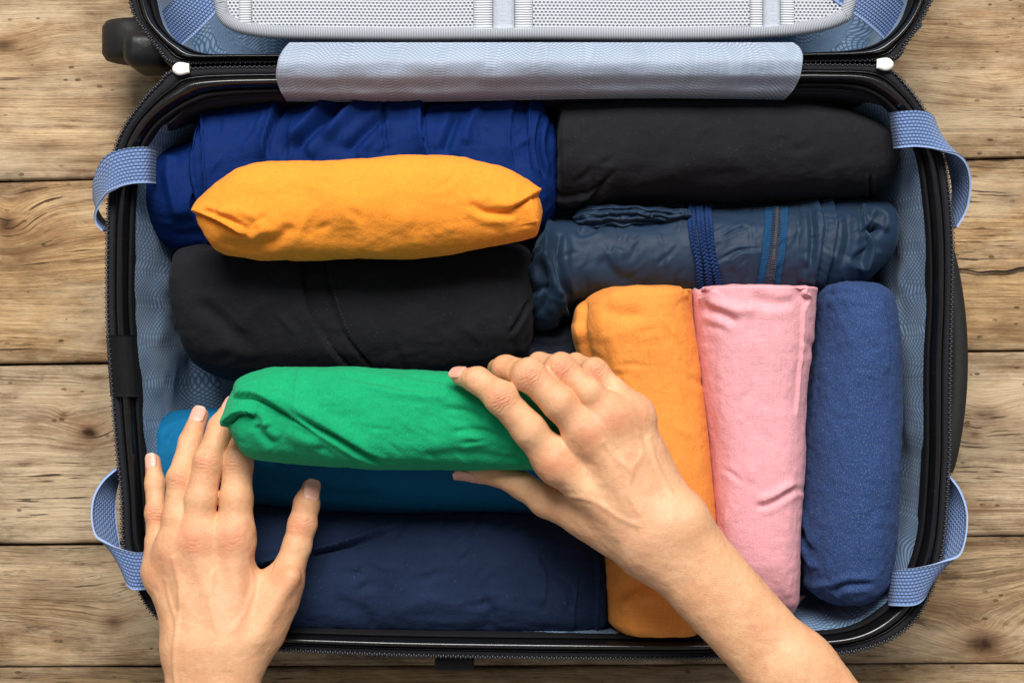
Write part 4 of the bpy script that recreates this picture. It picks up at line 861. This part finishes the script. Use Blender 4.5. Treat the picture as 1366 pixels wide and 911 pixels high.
# ------------------------------------------------------------------ hands
def smin(a, b, k):
    h = np.maximum(k - np.abs(a - b), 0) / k
    return np.minimum(a, b) - h * h * k * .25
def cone(p, a, b, ra, rb):
    ab = b - a; t = np.clip((p - a) @ ab / (ab @ ab), 0, 1)
    return np.linalg.norm(p - a - t[:, None] * ab, axis=1) - (ra + (rb - ra) * t)
def ell(p, c, r, R=None):
    q = (p - c)
    if R is not None: q = q @ R
    q = q / r; k = np.linalg.norm(q, axis=1); return (k - 1) * min(r)
class HandSDF:
    """palm bones, fingers as tapered chains, knuckles, tendons and creases -> one distance field"""
    def __init__(s): s.palm = []; s.fingers = []; s.tendons = []; s.creases = []; s.bumps = []; s.dents = []; s.veins = []
    def finger(s, js, kweb=.007): s.fingers.append((js, kweb))
    def prims(s):
        L = [(x[0], x[1], x[2], x[3], x[4]) for x in s.palm] + [(x[0], x[1], x[2], x[3], x[4]) for x in s.tendons]
        for js, kw in s.fingers: L += [(a, b, ra, rb, kw + .0035) for (a, ra), (b, rb) in zip(js[:-1], js[1:])]
        L += [(c, c + 1e-6, max(r), max(r), k) for (c, r, R, k) in s.bumps]
        return L
    def base(s, p, keep=None):
        it = iter(keep) if keep is not None else None
        use = (lambda: next(it)) if it is not None else (lambda: True)
        d = np.full(len(p), .05)
        for (a, b, ra, rb, k) in s.palm:
            if use(): d = smin(d, cone(p, a, b, ra, rb), k)
        for (a, b, ra, rb, k) in s.tendons:
            if use(): d = smin(d, cone(p, a, b, ra, rb), k)
        tot = d
        for js, kw in s.fingers:
            f = None
            for (a, ra), (b, rb) in zip(js[:-1], js[1:]):
                if use():
                    c = cone(p, a, b, ra, rb); f = c if f is None else smin(f, c, .0035)
            if f is not None: tot = np.minimum(tot, smin(d, f, kw))
        for (c, r, R, k) in s.bumps:
            if use(): tot = smin(tot, ell(p, c, r, R), k)
        return tot
    def many(s, p, cell=.008):
        """evaluate many points, cell by cell, with only the shapes near each cell"""
        ij = np.floor(p / cell).astype(np.int64); key = (ij[:, 0] * 2003 + ij[:, 1]) * 2003 + ij[:, 2]
        od = np.argsort(key, kind='stable'); ks = key[od]; cut = np.r_[0, np.where(np.diff(ks))[0] + 1, len(ks)]
        C = (ij[od[cut[:-1]]] + .5) * cell; R = cell * .87; L = s.prims()
        PD = np.stack([cone(C, a, b, ra, rb) for (a, b, ra, rb, k) in L], 1); K = np.array([l[4] for l in L])
        KP = PD < PD.min(1, keepdims=True) + 2 * R + K[None] + .006
        out = np.empty(len(p))
        for q in range(len(cut) - 1):
            i = od[cut[q]:cut[q + 1]]; out[i] = s(p[i], True, KP[q])
        return out
    def __call__(s, p, detail=True, keep=None):
        d = s.base(p, keep)
        if not detail: return d
        for (c, ax, up, wid, sp, amp, rad) in s.creases:
            q = p - c; r = np.linalg.norm(q, axis=1); m = r < rad * 1.9
            if not m.any(): continue
            qm = q[m]; sx = qm @ ax; lat = qm @ np.cross(ax, up); top = sstep(-.2, .6, (qm @ up) / np.maximum(r[m], 1e-6))
            sxx = sx * (1 + 0) + .0012 * vnoise(qm * 420, 5) + .35 * np.sign(sx) * (-(lat / wid) ** 2) * .0022
            g = 0
            for j in sp: g = g + np.exp(-((sxx - j) / .00050) ** 2) * (1 - .5 * abs(j) / .006)
            d[m] += amp * g * np.exp(-(lat / wid) ** 4) * top
        for (a, b, w, amp) in s.dents:
            c = cone(p, a, b, 0, 0); d += amp * np.exp(-(c / w) ** 2)
        for (t, w, amp) in s.veins:
            if np.linalg.norm(t - p[0], axis=1).min() > .03: continue
            c = np.min([cone(p, a, b, 0, 0) for a, b in zip(t[:-1], t[1:])], axis=0); d = d - amp * np.exp(-(c / w) ** 2)
        n = p * 130; d = d + .00022 * fbm(n, 77, 3)
        return d
    def mesh(s, lo, hi, h):
        lo = np.array(lo); hi = np.array(hi); B = 12
        nb = np.ceil((hi - lo) / (h * B)).astype(int); n = nb * B + 1
        bi = np.stack(np.meshgrid(*[np.arange(k) for k in nb], indexing='ij'), -1).reshape(-1, 3)
        bc = lo + (bi + .5) * B * h; db = s.base(bc); act = np.abs(db) < B * h * .88 + .0015
        vol = np.full(n, 1.0, np.float32)
        for k in np.where((db < 0) & ~act)[0]:
            i, j, l = bi[k] * B; vol[i:i + B + 1, j:j + B + 1, l:l + B + 1] = -1
        loc = np.stack(np.meshgrid(*[np.arange(B + 1)] * 3, indexing='ij'), -1).reshape(-1, 3)
        ids = np.where(act)[0]
        L = s.prims(); PD = np.stack([cone(bc[ids], a, b, ra, rb) for (a, b, ra, rb, k) in L], 1); K = np.array([l[4] for l in L])
        KP = PD < PD.min(1, keepdims=True) + 2 * B * h * .87 + K[None] + .004
        for c_, ch in enumerate(ids):
            f = bi[ch] * B + loc; vol[f[:, 0], f[:, 1], f[:, 2]] = s.base(lo + f * h, KP[c_])
        # surface nets
        sg = vol < 0; c8 = [sg[i:n[0] - 1 + i, j:n[1] - 1 + j, k:n[2] - 1 + k] for i in (0, 1) for j in (0, 1) for k in (0, 1)]
        cnt = sum(c.astype(np.int8) for c in c8); cell = (cnt > 0) & (cnt < 8)
        vid = np.full(cell.shape, -1, np.int64); ci = np.argwhere(cell); vid[cell] = np.arange(len(ci))
        acc = np.zeros((len(ci), 3)); num = np.zeros(len(ci)); corner = [(i, j, k) for i in (0, 1) for j in (0, 1) for k in (0, 1)]
        for a in corner:
            for ax in range(3):
                if a[ax]: continue
                b = list(a); b[ax] = 1
                va = vol[ci[:, 0] + a[0], ci[:, 1] + a[1], ci[:, 2] + a[2]].astype(float); vb = vol[ci[:, 0] + b[0], ci[:, 1] + b[1], ci[:, 2] + b[2]].astype(float)
                m = (va < 0) != (vb < 0); t = np.where(m, va / np.where(m, va - vb, 1), 0)
                pp = np.array(a, float) + t[:, None] * (np.array(b) - np.array(a)); acc += pp * m[:, None]; num += m
        V = lo + (ci + acc / num[:, None]) * h
        quads = []
        for ax in range(3):
            o1, o2 = [(1, 2), (2, 0), (0, 1)][ax]
            sl = [slice(None)] * 3; sl2 = [slice(None)] * 3; sl[ax] = slice(0, n[ax] - 1); sl2[ax] = slice(1, n[ax])
            A = sg[tuple(sl)]; Bm = sg[tuple(sl2)]; e = np.argwhere(A != Bm)
            ok = (e[:, o1] > 0) & (e[:, o2] > 0) & (e[:, o1] < n[o1] - 1) & (e[:, o2] < n[o2] - 1); e = e[ok]
            ins = A[e[:, 0], e[:, 1], e[:, 2]]
            def cid(d1, d2):
                q = e.copy(); q[:, o1] -= d1; q[:, o2] -= d2; return vid[q[:, 0], q[:, 1], q[:, 2]]
            f = np.stack([cid(1, 1), cid(0, 1), cid(0, 0), cid(1, 0)], -1); f = np.where(ins[:, None], f, f[:, ::-1]); quads.append(f)
        Q = np.vstack(quads); Q = Q[(Q >= 0).all(1)]
        for _ in range(2):
            fn = np.cross(V[Q[:, 2]] - V[Q[:, 0]], V[Q[:, 3]] - V[Q[:, 1]]); N = np.zeros_like(V)
            for c_ in range(4):
                for k in range(3): N[:, k] += np.bincount(Q[:, c_], fn[:, k], len(V))
            N /= np.linalg.norm(N, axis=1)[:, None] + 1e-12
            V = V - N * np.clip(s.many(V), -h, h)[:, None] * .9
        return V, Q
    def top(s, px, py, dz=0.0):
        """point on the upper surface under a place in plan"""
        z = .30
        for _ in range(60):
            d = float(s.base(P(px, py, z)[None])[0])
            if d < 1e-4: break
            z -= d
        q = P(px, py, z); q[2] += dz; return q
    def vein(s, pts, amp, w=.0019):
        q = crom(np.array(pts, float), 14); t = np.array([s.top(x, y) for x, y in q])
        s.veins.append((t, w, amp))
UPV = np.array([0, 0, 1.])
def un(v): return v / np.linalg.norm(v)
def m_skin():
    q = NT('skin'); o = q.obj()
    red = q.n('ShaderNodeAttribute', 'Fac', attribute_name='red'); pale = q.n('ShaderNodeAttribute', 'Fac', attribute_name='pale')
    base = q.mix(q.rng(q.noise(o, 55, 4, .6), .3, .7), lin(220, 162, 118), lin(234, 186, 142))
    base = q.mix(q.rng(q.noise(o, 420, 3, .6), .4, .75, 0, .25), base, lin(196, 128, 94))
    base = q.mix(q.rng(q.noise(o, 30, 5, .7), .5, .75, 0, .45), base, lin(214, 144, 108)); base = q.mix(q.rng(q.noise(q.map(o, loc=(3, 1, 2)), 38, 4, .7), .55, .8, 0, .35), base, lin(234, 190, 152))
    base = q.mix(q.m2('MULTIPLY', red, .85), base, lin(210, 112, 82)); base = q.mix(q.m2('MULTIPLY', pale, .6), base, lin(236, 186, 160))
    vo = q.n('ShaderNodeTexVoronoi', 'Distance', inp={'Vector': o, 'Scale': 900.0}, feature='DISTANCE_TO_EDGE')
    pores = q.rng(vo, 0, .18); fine = q.noise(o, 1300, 3, .6); ln_ = q.noise(q.map(o, (260, 900, 500), rot=(0, 0, .4)), 1, 3)
    hgt = q.m2('ADD', q.m2('MULTIPLY', pores, .5), q.m2('ADD', q.m2('MULTIPLY', fine, .6), q.m2('MULTIPLY', ln_, .5)))
    base = q.mix(q.rng(pores, 0, 1, .16, 0), base, lin(188, 124, 90))
    return q.fin(base, q.rng(q.noise(o, 200, 2), .3, .7, .36, .50), q.bump(hgt, .0005, .42), **{'Subsurface Weight': .13, 'Subsurface Radius': (1.0, .35, .18), 'Subsurface Scale': .0016, 'Specular IOR Level': .42})
M_SKIN = m_skin()
def m_nail():
    q = NT('nail'); uv = q.uv(); x, y, _ = q.xyz(uv)
    c = q.mix(q.rng(x, .84, .95), lin(226, 166, 146), lin(230, 184, 164)); c = q.mix(q.rng(x, .0, .22, .5, 0), c, lin(232, 190, 174))
    return q.fin(c, .36, q.bump(q.noise(q.map(uv, (1, 40, 1)), 1, 2), .0002, .25), **{'Specular IOR Level': .5, 'Coat Weight': .08, 'Coat Roughness': .3, 'Subsurface Weight': .12, 'Subsurface Scale': .002})
M_NAIL = m_nail()
def nail(hand, sdf, c, ax, nrm, L, Wd, root=0.0):
    """plate laid on the fingertip: c = centre on the finger axis, ax towards the tip, nrm outwards"""
    ax = un(ax); nrm = un(nrm - ax * (nrm @ ax)); lat = np.cross(ax, nrm); nu, nv = 26, 20
    u, v = np.meshgrid(np.linspace(0, 1, nu), np.linspace(-1, 1, nv), indexing='ij')
    wu = Wd * np.where(u < .25, np.sqrt(np.clip(1 - ((.25 - u) / .25) ** 2 * .75, 0, 1)), np.where(u > .72, np.sqrt(np.clip(1 - ((u - .72) / .28) ** 2 * .72, 0, 1)), 1)) * .5
    p0 = c + ax * ((u - .5) * L)[..., None] + lat * (wu * v)[..., None] + nrm * .02
    p = p0.reshape(-1, 3); t = np.zeros(len(p))
    for _ in range(14): 
        d = sdf.base(p - nrm * t[:, None]); t += np.clip(d, -.004, .004) * .9
    q = (p - nrm * t[:, None]).reshape(nu, nv, 3)
    # a nail is stiffer than the flesh: blend to a smooth cylinder-like arc, with sunk sides and a lifted tip
    hgt = (q @ nrm); mid = hgt[:, nv // 2]; pf = np.polyfit(np.linspace(0, 1, nu)[:20], mid[:20], 2); ms = np.polyval(pf, np.linspace(0, 1, nu))
    sag = (Wd * .5) ** 2 / (2 * Wd * .78); hh = ms[:, None] - sag * v ** 2 * (wu / (Wd * .5)) ** 2 + .00035 - .0007 * np.exp(-((u) / .06)) - .0004 * (np.abs(v) > .93)
    q = q + nrm * (hh - hgt)[..., None]
    A = q.reshape(-1, 3); Bt = (q - nrm * .0007).reshape(-1, 3); n = len(A)
    f1 = grid_faces(nu, nv); f2 = grid_faces(nu, nv, flip=True) + n
    bd = np.r_[np.arange(nv), np.arange(1, nu) * nv + nv - 1, (nu - 1) * nv + np.arange(nv - 2, -1, -1), np.arange(nu - 2, 0, -1) * nv]; nb_ = np.roll(bd, -1)
    uvv = np.stack([u, v], -1).reshape(-1, 2)
    o = mesh_np('fingernail', np.vstack([A, Bt]), np.vstack([f1, f2, np.stack([bd, nb_, nb_ + n, bd + n], -1)]), M_NAIL, hand, np.vstack([uvv, uvv]))
    o.location = -hand.location
def R2(n, z): return px2m(n, z)
def build_hand(name, sdf, lo, hi, reds, pales, base, h=.0006):
    V, Q = sdf.mesh(lo, hi, h)
    rd = np.zeros(len(V)); pl = np.zeros(len(V))
    for c, r, a in reds: rd = np.maximum(rd, a * np.exp(-(np.linalg.norm(V - c, axis=1) / r) ** 2))
    for c, r, a in pales: pl = np.maximum(pl, a * np.exp(-(np.linalg.norm(V - c, axis=1) / r) ** 2))
    o = mesh_np(name, V - base, Q, M_SKIN, None, attrs={'red': rd, 'pale': pl}); o.location = base
    return o

def chain(*pts): return [(P(x, y, z), px2m(r, z)) for (x, y, z, r) in pts]
def knuckle(S, pt, prev, wid=.0072, amp=.00050, sp=(-.0050, -.0030, -.0011, .0008, .0027, .0046)):
    ax = un(pt - prev); up = un(UPV - ax * ax[2]); S.creases.append((pt, ax, up, wid, sp, amp, .013))

# --- open hand, palm down
S = HandSDF()
idx = chain((313, 716, .150, 25), (315, 665, .151, 21.5), (317, 618, .147, 20), (321, 580, .129, 17.5), (324, 556, .115, 12.5))
mid = chain((262, 718, .152, 24), (268, 665, .154, 21), (278, 616, .151, 19.5), (295, 570, .138, 17), (309, 542, .127, 11.5))
rng_ = chain((233, 735, .149, 22), (236, 690, .151, 19), (241, 638, .147, 17.5), (254, 590, .134, 15.3), (266, 555, .124, 12))
pnk = chain((216, 763, .142, 20), (210, 725, .142, 15.5), (209, 684, .139, 14.5), (207, 645, .133, 12.5), (204, 615, .127, 10.5))
thb = chain((350, 835, .150, 30), (381, 774, .147, 23.5), (396, 728, .144, 18.5), (403, 700, .142, 18.5), (409, 672, .140, 16.5), (414, 651, .138, 12))
for c in (idx, mid, rng_, pnk): S.finger(c, .008)
S.finger(thb, .014)
bones = [(idx, (318, 858, .158, 27)), (mid, (298, 866, .161, 28)), (rng_, (268, 866, .159, 28)), (pnk, (246, 862, .153, 26))]
for c, b in bones: S.palm.append((c[0][0] - np.array([0, 0, .003]), P(*b[:3]), c[0][1] * .92, px2m(b[3], .15), .013))
S.palm.append((P(366, 800, .145), P(330, 868, .154), px2m(24, .15), px2m(26, .15), .014))
S.palm.append((P(300, 770, .143), P(290, 850, .150), px2m(30, .15), px2m(32, .15), .014))
for (x, r) in ((254, 31), (284, 33), (312, 30)):
    S.palm.append((P(x, 870, .156), P(x + 2 + (x - 284) * .25, 1330, .190), px2m(r, .155), px2m(r * 1.22, .18), .016))
for c, b in bones: S.tendons.append((c[0][0] + np.array([0, 0, c[0][1] * .78]), P(b[0], b[1] - 6, b[2] + px2m(b[3], .15) * .74), .0028, .0018, .013))
S.tendons.append((P(388, 770, .160), P(340, 852, .168), .0028, .0020, .010))
for c, a in ((idx, .0035), (mid, .0040), (rng_, .0034), (pnk, .0024)):
    S.bumps.append((c[0][0] + np.array([0, 0, c[0][1] * .55]), np.array([.0078, .0090, .0062]), None, .012))
    ax = un(c[2][0] - c[1][0]); S.bumps.append((c[2][0] + un(UPV - ax * ax[2]) * c[2][1] * .35, np.array([c[2][1] * .86, c[2][1] * .95, c[2][1] * .72]), None, .003))
for c in (idx, mid, rng_, pnk): 
    knuckle(S, c[2][0], c[1][0]); knuckle(S, c[3][0], c[2][0], .006, .00022, (-.0012, .0004, .0018))
for c in (idx, mid): knuckle(S, c[0][0] + UPV * .004, c[0][0] * 2 - c[1][0], .0065, .00022, (-.004, -.0016, .0006, .003))
knuckle(S, thb[3][0], thb[2][0], .008, .00034, (-.0035, -.002, -.0005, .001, .0026))
S.dents.append((P(363, 742, .150), P(362, 784, .158), .0012, .0009))
for q_, a_ in (([(231, 745), (238, 775), (240, 805), (236, 835), (232, 880), (236, 940)], .0009), ([(222, 775), (226, 800), (237, 830)], .0006), ([(330, 742), (338, 775), (330, 810), (310, 840)], .00035), ([(285, 760), (280, 800), (288, 840)], .0004)): S.vein(q_, a_)
lo = P(180, 1270, .10); hi = P(436, 515, .10); 
hb = np.array([*P(285, 860, .13)[:2], .13])
reds = [(c[0][0] + UPV * .012, .010, .7) for c in (mid, idx)] + [(c[0][0] + UPV * .01, .009, .5) for c in (rng_, pnk)] + [(c[2][0] + UPV * .008, .0075, .4) for c in (idx, mid, rng_, pnk)] + [(thb[3][0] + UPV * .008, .009, .5), (thb[1][0] + np.array([.006, 0, .006]), .012, .5)]
reds += [(c[-1][0], .010, .35) for c in (idx, mid, rng_, pnk, thb)]
h1 = build_hand('hand', S, (lo[0], lo[1], .100), (hi[0], hi[1], .225), reds, [(P(300, 800, .17), .03, .25)], hb)
tag(h1, 'open hand, fingers spread, pressed flat on the navy and teal rolls', 'hand')
for c, L, Wd in ((pnk, .0105, .0078), (rng_, .0120, .0098), (mid, .0120, .0098)):
    ax = un(c[-1][0] - c[-2][0]); nrm = un(UPV - ax * ax[2]) + np.array([-.15, 0, 0]); nail(h1, S, c[-1][0] - ax * .0012, ax, nrm, L, Wd)
ax = un(thb[-1][0] - thb[-2][0]); nail(h1, S, thb[-1][0] - ax * .001, ax, np.array([.42, -.05, 1.0]), .0135, .0112)

# --- gripping hand with forearm
S = HandSDF()
idx = chain((741, 616, .197, 25), (706, 574, .206, 22.5), (668, 530, .208, 20.5), (637, 507, .201, 17.2), (613, 502, .191, 11.5))
mid = chain((784, 577, .202, 25), (746, 538, .210, 22), (706, 500, .209, 20.5), (674, 492, .189, 17.5), (664, 492, .166, 14))
rng_ = chain((820, 556, .200, 23), (786, 524, .206, 19.5), (748, 491, .202, 18.5), (720, 487, .180, 16), (712, 489, .158, 13))
pnk = chain((847, 553, .192, 20), (822, 524, .195, 16.5), (793, 495, .193, 15.5), (768, 486, .173, 14), (758, 490, .155, 12))
thb = chain((812, 704, .185, 28), (728, 668, .170, 21), (696, 647, .160, 17.5), (664, 632, .154, 16), (640, 629, .151, 14), (617, 629, .149, 10.5))
for c in (idx, mid, rng_, pnk): S.finger(c, .008)
S.finger(thb, .012)
bones = [(idx, (852, 722, .194, 29)), (mid, (866, 708, .198, 30)), (rng_, (882, 692, .197, 29)), (pnk, (898, 672, .190, 25))]
for c, b in bones: S.palm.append((c[0][0] - np.array([0, 0, .003]), P(*b[:3]), c[0][1] * .90, px2m(b[3], .19), .013))
S.palm.append((P(790, 690, .180), P(862, 735, .190), px2m(25, .18), px2m(27, .19), .014))
S.palm.append((P(800, 620, .185), P(870, 700, .190), px2m(30, .18), px2m(32, .19), .014))
dd = np.array([158., 165.]) / 228.5; nn = np.array([dd[1], -dd[0]])
for off, r in ((-27, 31), (0, 34), (27, 31)):
    a = np.array([890., 716.]) + nn * off; b = a + dd * 250 - nn * (off * .16 + 7); e = b + dd * 420 + nn * off * .3
    S.palm.append((P(a[0], a[1], .195), P(b[0], b[1], .202), px2m(r * .97, .195), px2m(r * .93, .2), .018))
    S.palm.append((P(b[0], b[1], .202), P(e[0], e[1], .222), px2m(r * .93, .2), px2m(r * 1.15, .22), .018))
for c, b in bones: S.tendons.append((c[0][0] + np.array([0, 0, c[0][1] * .74]), P(b[0], b[1], b[2] + px2m(b[3], .19) * .72), .0030, .0020, .015))

for c in (idx, mid, rng_, pnk):
    S.bumps.append((c[0][0] + np.array([0, 0, c[0][1] * .60]), np.array([.0086, .0086, .0066]), None, .010))
    S.bumps.append((c[2][0] + UPV * c[2][1] * .28, np.array([c[2][1] * 1.0, c[2][1] * 1.0, c[2][1] * .82]), None, .004))
    knuckle(S, c[2][0] + UPV * .001, c[1][0], .0075, .00055)
knuckle(S, idx[3][0], idx[2][0], .006, .00026, (-.0014, .0002, .0018))
knuckle(S, thb[3][0], thb[2][0], .007, .0004, (-.003, -.0012, .0006, .0024))
for q_, a_ in (([(866, 586), (874, 615), (888, 645), (904, 676), (930, 712)], .0008), ([(806, 590), (822, 612), (842, 628), (838, 655), (852, 684)], .0006), ([(842, 628), (856, 606), (852, 580)], .0004), ([(760, 662), (792, 668), (826, 690), (850, 700)], .0006)): S.vein(q_, a_)
S.bumps.append((P(914, 694, .205), np.array([.010, .010, .009]), None, .014))     # ulna head
lo = P(585, 1170, .14); hi = P(1360, 455, .12)
hb = np.array([*P(880, 700, .15)[:2], .15])
reds = [(c[0][0] + UPV * .012, .010, .55) for c in (idx, mid, rng_)] + [(pnk[0][0] + UPV * .01, .009, .6)] + [(c[2][0] + UPV * .009, .008, .6) for c in (idx, mid, rng_, pnk)] + [(c[-1][0], .010, .35) for c in (idx, thb)] + [(c[3][0], .012, .3) for c in (idx, mid)]
h2 = build_hand('hand', S, (lo[0], lo[1], .135), (hi[0], hi[1], .285), reds, [(P(860, 690, .21), .03, .3)], hb)
tag(h2, 'hand with bare forearm gripping the right end of the green roll', 'hand')
ax = un(idx[-1][0] - idx[-2][0]); nail(h2, S, idx[-1][0] - ax * .0005, ax, np.array([-.05, .75, 1.0]), .0115, .0098)
ax = un(thb[-1][0] - thb[-2][0]); nail(h2, S, thb[-1][0] - ax * .002, ax, np.array([0, -.9, .75]), .0150, .0100)
